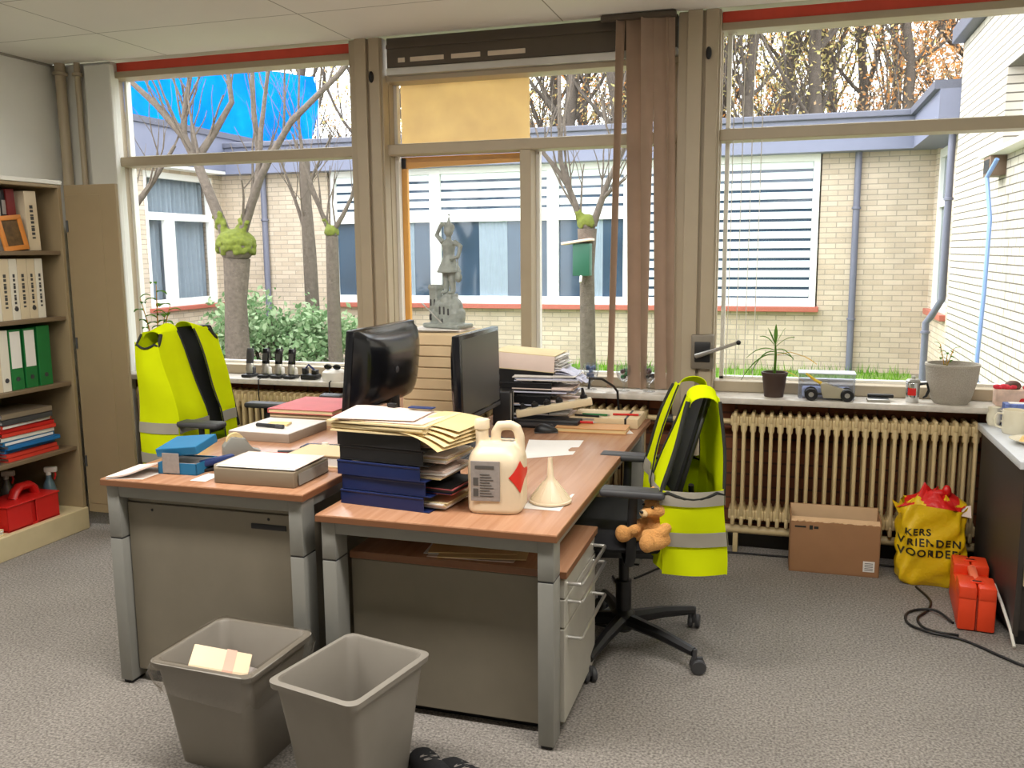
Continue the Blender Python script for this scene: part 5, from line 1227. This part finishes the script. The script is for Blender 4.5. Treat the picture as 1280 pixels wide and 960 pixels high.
def leaf(mb, p, d, L, w, droop=.5, mi=0):
    d = Vector(d).normalized(); sd = d.cross(Vector((0, 0, 1)));
    if sd.length < .01: sd = Vector((1, 0, 0))
    sd.normalize()
    mb.grid(lambda u, v: Vector(p) + d * L * v + Vector((0, 0, -droop * L * v * v)) + sd * (u - .5) * w * math.sin(PI * min(.98, v * .92 + .06)) + Vector((0, 0, abs(u - .5) * w * .3)), 2, 6, mi=mi)
for k, (x, y_, h) in enumerate(((-.08, .0, .34), (.01, .01, .42), (.09, -.02, .3), (.04, .03, .25))):
    top = Vector((x * 1.3, y_ * .6, .11 + h)); st.tube([(x * .2, y_ * .3, .1), (x * .8, y_ * .5, .11 + h * .6), top], [.004, .0035, .002], 6)
    for j in range(7):
        q = Vector((x * .2, y_ * .3, .1)).lerp(top, .35 + .65 * j / 6); a = j * 2.3 + k
        leaf(lv, q, (math.cos(a), math.sin(a) * .35, .5), .085, .038, .6)
lv.build('leaves', M_['leaf'], t, 60); st.build('stem', M_['leaf_dry'], t, 60)
# glasses with ornaments at the middle window
def goblet(x, lab, m1, m2, k):
    t = thing('glass_goblet', lab, 'glass', (x, 4.45, SZ), k, 'goblets on the middle sill')
    MB().lathe([(0, 0), (.03, 0), (.03, .003), (.006, .007), (.005, .04), (.012, .047), (.034, .07), (.042, .10), (.038, .135), (.036, .135), (.039, .1), (.032, .072), (.01, .05), (0, .049)], seg=24).build('bowl', M_['clearplastic'], t, 60)
    o = MB()
    rg = random.Random(int(k * 10) + 2)
    for i in range(9): o.ell((rg.uniform(-.018, .018), rg.uniform(-.018, .018), .068 + .05 * rg.random()), (.012, .011, .012), seg=8, rings=6, mi=i % 2)
    o.build('dark_ornament', [m1, m2], t, 60)
dk = mat('dark_red_ornament', (70, 44, 52), .5); db = mat('slate_blue_ornament', (80, 104, 140), .5)
goblet(-.945, 'stemmed glass with slate blue filling left of the gathered blind', db, db, .3); goblet(-.775, 'stemmed glass with brown and green filling in front of the gathered blind', dk, M_['green'], .7); goblet(-.645, 'stemmed glass with dark filling nearest the right column', dk, M_['black'], 1.1)
t = thing('tumbler', 'narrow clear glass beside the slate blue goblet on the sill', 'glass', (-1.03, 4.46, SZ)); MB().lathe([(0, 0), (.02, 0), (.026, .11), (.024, .11), (.018, .005), (0, .005)], seg=20).build('glass', M_['clearplastic'], t); MB().lathe([(.0262, .08), (.0266, .084), (.0262, .088)], seg=20).build('rim_band', M_['white_pl'], t)
# ------------------------------------------------------------------ window sill, right
t = thing('potted_plant', 'spiky dracaena in a dark brown pot on the right sill', 'plant', (-.04, 4.455, SZ))
MB().lathe([(0, 0), (.045, 0), (.058, .105), (.062, .105), (.062, .12), (.054, .12), (.052, .1), (0, .1)], seg=28).build('pot', M_['brown_pot'], t); MB().lathe([(0, .104), (.052, .1)], seg=20).build('soil', M_['soil'], t)
lv = MB(); MB().tube([(0, 0, .1), (.003, 0, .2), (.0, 0, .25)], [.007, .006, .004], 8).build('stem', M_['leaf'], t)
for (dx, dz, L, w, dr) in ((0, 1, .10, .014, 0), (-.5, .8, .14, .016, .5), (.6, .75, .14, .015, .4), (-.9, .45, .15, .018, .7), (.95, .5, .10, .016, .9), (-.95, .1, .16, .02, .9), (.8, .2, .09, .016, .5), (-.3, .9, .12, .014, .2), (.35, .9, .12, .012, .2), (-.8, .3, .12, .02, 1.2)):
    leaf(lv, (0, 0, .2 + .05 * dz), (dx, rnd.uniform(-.25, .1), dz), L, w * 1.3, dr)
lv.build('leaves', M_['leaf'], t, 60)
ll = MB(); leaf(ll, (.13, .0, .20), (.7, -.1, -.35), .07, .02, .1); leaf(ll, (.04, -.02, .13), (.9, -.1, -.2), .1, .014, .3); ll.tube([(0, 0, .2), (.07, -.01, .22), (.13, 0, .20)], .0018, 5); ll.build('withered_leaf', M_['leaf_dry'], t, 60)
t = thing('plastic_tub', 'clear plastic tub behind the toy buggy on the right sill', 'tub', (.2, 4.475, SZ))
tb = MB().box(-.125, .125, -.05, .05, 0, .003).box(-.125, .125, -.052, -.05, 0, .12).box(-.125, .125, .05, .052, 0, .12).box(-.127, -.125, -.05, .05, 0, .12).box(.125, .127, -.05, .05, 0, .12)
tb.build('walls', glass_mat('milky_tub', (.93, .95, 1.0), .14, .3), t, 0); MB().box(-.13, .13, -.056, .056, .12, .126, b=.002).build('lid', mat('milky_lid', (216, 222, 236), .3), t, 0)
MB().box(-.11, .11, -.04, .04, .004, .05, b=.01).build('contents', mat('pale_blue_contents', (180, 188, 216), .7, var=.2, scale=50), t)
t = thing('toy_buggy', 'toy dune buggy with black wheels and a yellow arm on the right sill', 'toy', (.205, 4.395, SZ))
M = Matrix(((1, 0, 0, 0), (0, 0, 1, 0), (0, 1, 0, 0), (0, 0, 0, 1)))
MB().prism([(-.02, .012), (.07, .012), (.105, .05), (.07, .055), (.03, .062), (-.01, .085), (-.035, .08), (-.03, .04)], -.02, .02, M=M, b=.004).build('body', mat('khaki_toy', (168, 160, 136), .5), t)
MB().tube([(-.03, 0, .08), (-.06, 0, .095), (-.10, 0, .125)], [.008, .007, .005], 8).build('spoiler_arm', mat('yellow_toy', (222, 186, 60), .5), t)
for x in (-.075, .085):
    for s in (-1, 1):
        MB().lathe([(.012, -.01), (.026, -.011), (.030, -.006), (.030, .006), (.026, .011), (.012, .01)], seg=22, M=xf((x, s * .027, .030), rx=PI / 2)).lathe([(0, -.006), (.012, -.008), (.012, .008), (0, .006)], seg=14, mi=1, M=xf((x, s * .027, .03), rx=PI / 2)).build('wheel', [M_['black'], M_['silver']], t)
MB().tube([(-.075, 0, .03), (.085, 0, .03)], .006, 8).build('axle_bar', M_['dark_grey'], t)
t = thing('spectacle_case', 'open black and silver case lying on the right sill', 'case', (.43, 4.42, SZ))
MB().box(-.05, .05, -.025, .025, 0, .014, b=.005).build('lower_shell', M_['silver'], t); MB().box(-.045, .07, .028, .05, .012, .03, b=.005).build('lid', M_['black'], t); MB().box(-.045, .045, -.02, .02, .013, .0145).build('lining', M_['black'], t)
t = thing('thermos_mug', 'steel thermos mug with a red print and black handle on the right sill', 'mug', (.578, 4.44, SZ))
MB().lathe([(0, 0), (.027, 0), (.029, .004), (.032, .09), (.031, .092), (0, .092)], seg=26).build('body', M_['chrome'], t); MB().lathe([(0, .092), (.031, .092), (.032, .1), (.026, .108), (.01, .11), (.009, .122), (0, .124)], seg=24).build('lid', M_['silver'], t)
MB().tube([(.030, 0, .085), (.06, 0, .09), (.07, 0, .06), (.058, 0, .03), (.045, 0, .022)], [.006, .007, .007, .006, .004], 8).build('handle', M_['black'], t)
MB().grid(lambda u, v: Vector((.0312 * math.cos(-2.4 + u * 1.2), .0312 * math.sin(-2.4 + u * 1.2), .035 + v * .035)), 8, 2, thick=.0006).build('red_print', M_['red'], t)
t = thing('potted_plant', 'large grey stoneware pot with a small sprouting plant on the right sill', 'plant', (.742, 4.455, SZ))
MB().lathe([(0, 0), (.07, 0), (.085, .02), (.108, .11), (.113, .17), (.116, .175), (.116, .185), (.106, .185), (.104, .15), (0, .15)], seg=40).build('pot', M_['stone_pot'], t, 30); MB().lathe([(0, .153), (.104, .15)], seg=24).build('soil', M_['soil'], t)
lv = MB(); st = MB()
for k in range(5):
    a = k * 1.3; h = (.1, .07, .12, .09, .06)[k]; p = Vector((-.03 + .03 * math.cos(a), .02 * math.sin(a), .15 + h)); st.tube([(-.03, 0, .15), p], .002, 5)
    for j in range(3): leaf(lv, p - Vector((0, 0, .02 * j)), (math.cos(a + j * 2), math.sin(a + j * 2), .8), .035, .012, .4)
lv.build('leaves', M_['leaf'], t, 60); st.build('stem', M_['leaf_dry'], t, 60)

# ------------------------------------------------------------------ counter on the right
t = thing('low_cupboard', 'low cupboard with pale worktop and dark side panel against the right wall', 'cupboard', (.865, 3.60, 0))
CT = .72
MB().box(-.02, .77, -.012, .765, CT - .03, CT, b=.003).build('worktop', M_['counter'], t, 30)
MB().box(0, .02, 0, .76, .04, CT - .03, b=.002).build('side_panel', M_['counter_side'], t, 0); MB().box(.02, .77, .02, .76, .06, CT - .031).build('carcass', M_['counter_side'], t, 0)
for z0, z1 in ((.24, .44), (.445, CT - .035)):
    f = MB().box(.024, .76, 0.0, .018, z0, z1, b=.002).build('drawer', M_['counter_front'], t, 0); MB().tube([(.32, 0, (z0 + z1) / 2), (.32, -.03, (z0 + z1) / 2), (.46, -.03, (z0 + z1) / 2), (.46, 0, (z0 + z1) / 2)], .005, 8).build('handle', M_['silver'], f)
MB().box(.02, .76, .03, .75, 0, .06).build('plinth', M_['black'], t, 0)
def mug(x, y, m, lab, h=.095, r=.041, rz=PI, name='mug'):
    t = thing(name, lab, 'mug', (x, y, CT), rz)
    MB().lathe([(0, 0), (r * .88, 0), (r * .96, .006), (r, h * .5), (r, h), (r - .004, h), (r - .004, .01), (0, .008)], seg=28).build('body', m, t)
    MB().tube([(r - .003, 0, h * .82), (r + .018, 0, h * .84), (r + .03, 0, h * .6), (r + .024, 0, h * .3), (r - .003, 0, h * .2)], .005, 8).build('handle', m, t)
mug(.945, 4.15, M_['ceramic'], 'cream mug with its handle to the left on the right worktop', .10, .05)
mug(1.06, 4.17, mat('peach_ceramic', (232, 206, 172), .3), 'peach coloured mug at the right picture edge on the worktop', .085, .042)
t = thing('milk_jug', 'small cream milk jug at the back left corner of the right worktop', 'jug', (.90, 4.325, CT), 2.6)
MB().lathe([(0, 0), (.022, 0), (.03, .02), (.028, .05), (.022, .065), (.027, .08), (.025, .08), (.02, .065), (.02, .01), (0, .008)], seg=22).build('body', M_['ceramic'], t); MB().tube([(-.024, 0, .07), (-.05, 0, .06), (-.048, 0, .03), (-.028, 0, .02)], .004, 8).build('handle', M_['ceramic'], t)
t = thing('plate', 'cream dish in front of the cream mug on the worktop', 'dish', (.965, 3.93, CT))
MB().lathe([(0, .004), (.045, .004), (.085, .018), (.087, .021), (.045, .008), (0, .008)], seg=36).build('dish', M_['ceramic'], t); MB().lathe([(.03, 0), (.045, .0045), (.03, .0045)], seg=30).build('foot_ring', M_['ceramic'], t)
MB().lathe([(0, .008), (.05, .01), (.04, .03), (.0, .036)], seg=20).build('butter', mat('yellow_cake', (226, 190, 120), .7), t)
t = thing('gift_basket', 'beige candy box with red bows on the right sill behind the mugs', 'box', (1.0, 4.46, SZ))
MB().box(-.075, .085, -.045, .045, 0, .075, b=.004).build('box', mat('pinkish_box', (214, 184, 164), .7, var=.2, scale=30), t)
MB().lathe([(0, -.001), (.014, -.001), (.014, .001), (0, .001)], seg=16, M=xf((.03, -.046, .025), rx=PI / 2)).build('red_dot', M_['red'], t)
bw = MB()
for x in (-.06, -.02, .06): bw.ell((x - .012, -.02, .085), (.018, .012, .012), seg=10, rings=6).ell((x + .014, -.02, .087), (.018, .012, .012), seg=10, rings=6).ell((x, -.03, .083), .007, seg=8, rings=6)
bw.build('red_bow', mat('bright_pink_red', (226, 48, 66), .5), t)
MB().ell((-.005, .0, .088), (.035, .03, .025), seg=12, rings=8).build('brown_sweets', mat('brown_sweets', (96, 62, 48), .6, var=.3, scale=60), t)
t = thing('tissue_box', 'blue and white patterned box between the mugs and the sill', 'box', (1.01, 4.30, CT))
MB().box(-.08, .14, -.035, .035, 0, .105, b=.004).build('box', mat('blue_white_print', (96, 116, 180), .6, var=.45, scale=45), t); MB().box(-.06, .12, -.02, .02, .105, .107).build('opening', M_['paper'], t, 0)
t = thing('drinking_glass', 'dark green bottle stub beside the candy box on the sill', 'bottle', (1.12, 4.44, SZ)); MB().lathe([(0, 0), (.022, 0), (.024, .05), (.014, .07), (.014, .09), (0, .09)], seg=18).build('body', mat('dark_teal_glass', (40, 70, 74), .2), t); MB().lathe([(0, .09), (.015, .09), (.015, .1), (0, .1)], seg=16).build('cap', M_['black'], t)

# ------------------------------------------------------------------ on the floor at the right
t = thing('cardboard_box', 'torn open brown cardboard box on the floor before the right radiator', 'box', (.058, 4.215, 0), .02)
T_ = .004; bw_, bd_, bh_ = .395, .135, .275
MB().box(0, bw_, 0, T_, 0, bh_ - .03, b=.001).box(0, bw_, bd_ - T_, bd_, 0, bh_ + .02, b=.001).box(0, T_, 0, bd_, 0, bh_).box(bw_ - T_, bw_, 0, bd_, 0, bh_).box(0, bw_, 0, bd_, 0, T_).build('body', M_['cardboard'], t, 0)
MB().box(T_, bw_ - T_, bd_ - T_ - .001, bd_ - T_, .1, bh_ + .018).build('inside_liner', M_['cardboard_in'], t, 0)
rg = random.Random(9); zs = [bh_ - .03 + rg.uniform(-.003, .006) for _ in range(41)]
MB().grid(lambda u, v: Vector((.002 + u * (bw_ - .004), -.0005 + v * .026, (zs[int(u * 40)] if v == 0 else bh_ - .03 + + .012 * v + .004))), 40, 3, thick=.003).build('torn_flap', M_['cardboard_in'], t, 0)
MB().box(.02, bw_ - .02, .03, bd_ - .014, .05, bh_ - .07).build('dark_contents', M_['black'], t, 0)
MB().box(.325, .375, -.0012, .0, .025, .075).build('white_label', M_['paper'], t, 0)
pr = MB().box(.02, .07, -.0008, .0003, .215, .223).box(.085, .10, -.0008, .0003, .208, .228).box(.105, .125, -.0008, .0003, .212, .224)
for k in range(5): pr.box(.332, .368, -.0018, -.001, .032 + k * .008, .0345 + k * .008)
pr.build('black_print', M_['zipper'], t, 0)
t = thing('plastic_bag', 'full yellow plastic sack with red top and black lettering before the radiator', 'bag', (.662, 4.245, 0))
def bagf(u, v):
    a = 2 * PI * u; c, s = math.cos(a), math.sin(a); e = .52
    k = 1 - .18 * max(0, (.08 - v) / .08) ** 2 - .05 * max(0, v - .75) / .25; n_ = .008 * math.sin(a * 5 + v * 9) + .005 * math.sin(a * 9 - v * 17)
    return Vector((math.copysign(abs(c) ** e, c) * (.138 + n_) * (k + .0), math.copysign(abs(s) ** e, s) * (.088 + n_) * (k - .2 * max(0, v - .6)), .002 + v * .36 + .012 * math.sin(a * 3 + 1) * v))
b = MB().grid(bagf, 64, 26); b.grid(lambda u, v: bagf(u, 0) * (v), 64, 1)
b.build('sack', M_['bag'], t, 70)
def topf(u, v):
    a = 2 * PI * u; p = bagf(u, 1); r = 1 - .55 * v
    return Vector((p.x * r * (1 + .12 * math.sin(a * 4)), p.y * r + .03 * v * math.sin(a * 2), p.z + .045 * v * (1 + .5 * math.sin(a * 2 + 5.2) + .35 * math.sin(a * 5)) + .014 * math.sin(a * 11) * v))
MB().grid(topf, 64, 8, mfn=lambda u, v: 1 if (u * 9 + v * 2) % 3 < .8 else 0).grid(lambda u, v: topf(u, 1) * Vector((v, v, 1)) + Vector((0, 0, -.03 * (1 - v))) if False else Vector((topf(u, 1).x * v, topf(u, 1).y * v, topf(u, 1).z - .04 * (1 - v))), 64, 3).build('crumpled_top', [M_['bag_red'], M_['bag']], t, 70)
MB().grid(lambda u, v: Vector((-.145 + u * .06 - .03 * v, -.05 + .02 * u, .325 + v * .06 * (1 - u * .7))), 4, 4, thick=.002).build('yellow_corner', M_['bag'], t); MB().grid(lambda u, v: Vector((.05 + u * .1, -.06 + .03 * v, .345 + .05 * u * v - .02 * u)), 5, 4, thick=.002).build('pale_flap', M_['paper_pink'], t)
MB().ell((.055, .0, .425), (.02, .018, .028), seg=12, rings=8).ell((.03, .005, .41), (.03, .02, .02), seg=12, rings=8).build('knot', M_['bag_red'], t)
ink = mat('black_ink', (40, 34, 14), .6)
def bag_text(txt, size, z, x0):
    cu = bpy.data.curves.new('t', 'FONT'); cu.body = txt; cu.size = size; cu.align_x = 'LEFT'; cu.align_y = 'CENTER'; cu.space_character = 1.22; cu.offset = .0012; cu.extrude = .0
    o = bpy.data.objects.new('t', cu); COL.objects.link(o); dg = bpy.context.evaluated_depsgraph_get()
    me = bpy.data.meshes.new_from_object(o.evaluated_get(dg)); bpy.data.objects.remove(o)
    bm = bmesh.new(); bm.from_mesh(me); bmesh.ops.triangulate(bm, faces=bm.faces[:])
    for _ in range(2): bmesh.ops.subdivide_edges(bm, edges=[e for e in bm.edges if e.calc_length() > .012], cuts=1); bmesh.ops.triangulate(bm, faces=bm.faces[:])
    us = [.5 + .5 * k / 400 for k in range(401)]
    for v in bm.verts:
        x = v.co.x + x0; zz = z + v.co.y; vv = min(1, max(0, (zz - .002) / .36))
        best = min(us, key=lambda q: abs(bagf(q, vv).x - x)) if abs(x) < .15 else (.5 if x < 0 else 1)
        p = bagf(best, vv); p2 = bagf(best, min(1, vv))
        v.co = Vector((p.x, p.y - .003, zz))
    me2 = bpy.data.meshes.new('lettering'); bm.to_mesh(me2); bm.free(); me2.materials.append(ink)
    q = bpy.data.objects.new('lettering', me2); COL.objects.link(q); q.parent = t
bag_text('KERS', .042, .250, -.118); bag_text('VRIENDEN', .046, .205, -.142); bag_text('VOORDEEL', .046, .158, -.142)
# orange tool case
t = thing('tool_case', 'orange plastic tool case standing on the floor beside the dark cupboard', 'case', (.760, 3.70, 0), -.085)
L_c, w_c, h_c = .40, .067, .184
for s in (-1, 1):
    x0, x1 = (-w_c, -.002) if s < 0 else (.002, w_c)
    MB().box(x0, x1, 0, L_c, .004, h_c - .04, b=.008).box(x0, x1, 0, .14, h_c - .06, h_c, b=.008).box(x0, x1, .265, L_c, h_c - .06, h_c, b=.008).build('shell', M_['orange'], t, 40)
MB().box(-.016, .016, .12, .285, h_c - .024, h_c - .002, b=.006).build('handle', mat('pale_orange_handle', (246, 120, 84), .4), t)
MB().box(-.002, .002, .002, L_c - .002, .006, h_c - .045).build('seam', mat('dark_orange_seam', (140, 40, 20), .6), t, 0)
for y in (.05, .32): MB().box(-.024, .024, y, y + .03, h_c - .002, h_c + .006, b=.003).box(-.016, .016, y + .004, y + .012, h_c + .005, h_c + .008, mi=1).build('latch', [M_['orange'], M_['black']], t)
tag(MB().tube([(.835, 3.80, .17), (.85, 3.72, .12), (.862, 3.62, .06), (.866, 3.56, .015)], .006, 8).build('white_strap', M_['white_pl']), 'white strap hanging between the orange case and the dark cupboard', 'strap')
def smooth(pts, n=6):
    P = [Vector(p) for p in pts]; out = []
    for i in range(len(P) - 1):
        a, b, c, d = P[max(i - 1, 0)], P[i], P[i + 1], P[min(i + 2, len(P) - 1)]
        for k in range(n):
            s = k / n; out.append(.5 * ((2 * b) + (c - a) * s + (2 * a - 5 * b + 4 * c - d) * s * s + (3 * b - a - 3 * c + d) * s ** 3))
    return out + [P[-1]]
tag(MB().tube(smooth([(.60, 4.14, .006), (.637, 3.99, .006), (.611, 3.87, .006), (.56, 3.77, .007), (.57, 3.68, .007), (.62, 3.64, .009), (.69, 3.64, .006)]), .0055, 8).tube(smooth([(.69, 3.76, .006), (.64, 3.85, .016), (.57, 3.86, .008), (.52, 3.80, .006), (.52, 3.70, .006), (.59, 3.62, .012), (.68, 3.61, .006), (.75, 3.55, .006), (.81, 3.48, .006), (.9, 3.40, .006), (1.1, 3.32, .006)]), .0055, 8).build('floor_cable', M_['black']), 'black cable looping over the carpet before the yellow sack', 'cable')
tag(MB().tube(smooth([(-.62, 3.9, .006), (-.35, 4.33, .006), (0.0, 4.39, .006), (.5, 4.39, .006), (1.0, 4.39, .006)]), .005, 8).build('wall_cable', M_['black']), 'dark cable lying along the wall under the right radiator', 'cable')
tag(MB().tube(smooth([(-.72, 3.9, .006), (-.62, 3.6, .006), (-.75, 3.4, .006), (-.6, 3.3, .012), (-.68, 3.15, .006), (-.9, 3.2, .006), (-.95, 3.6, .006)]), .006, 8).build('desk_cable', M_['dark_grey']), 'tangle of grey cable on the floor under the right desk', 'cable')
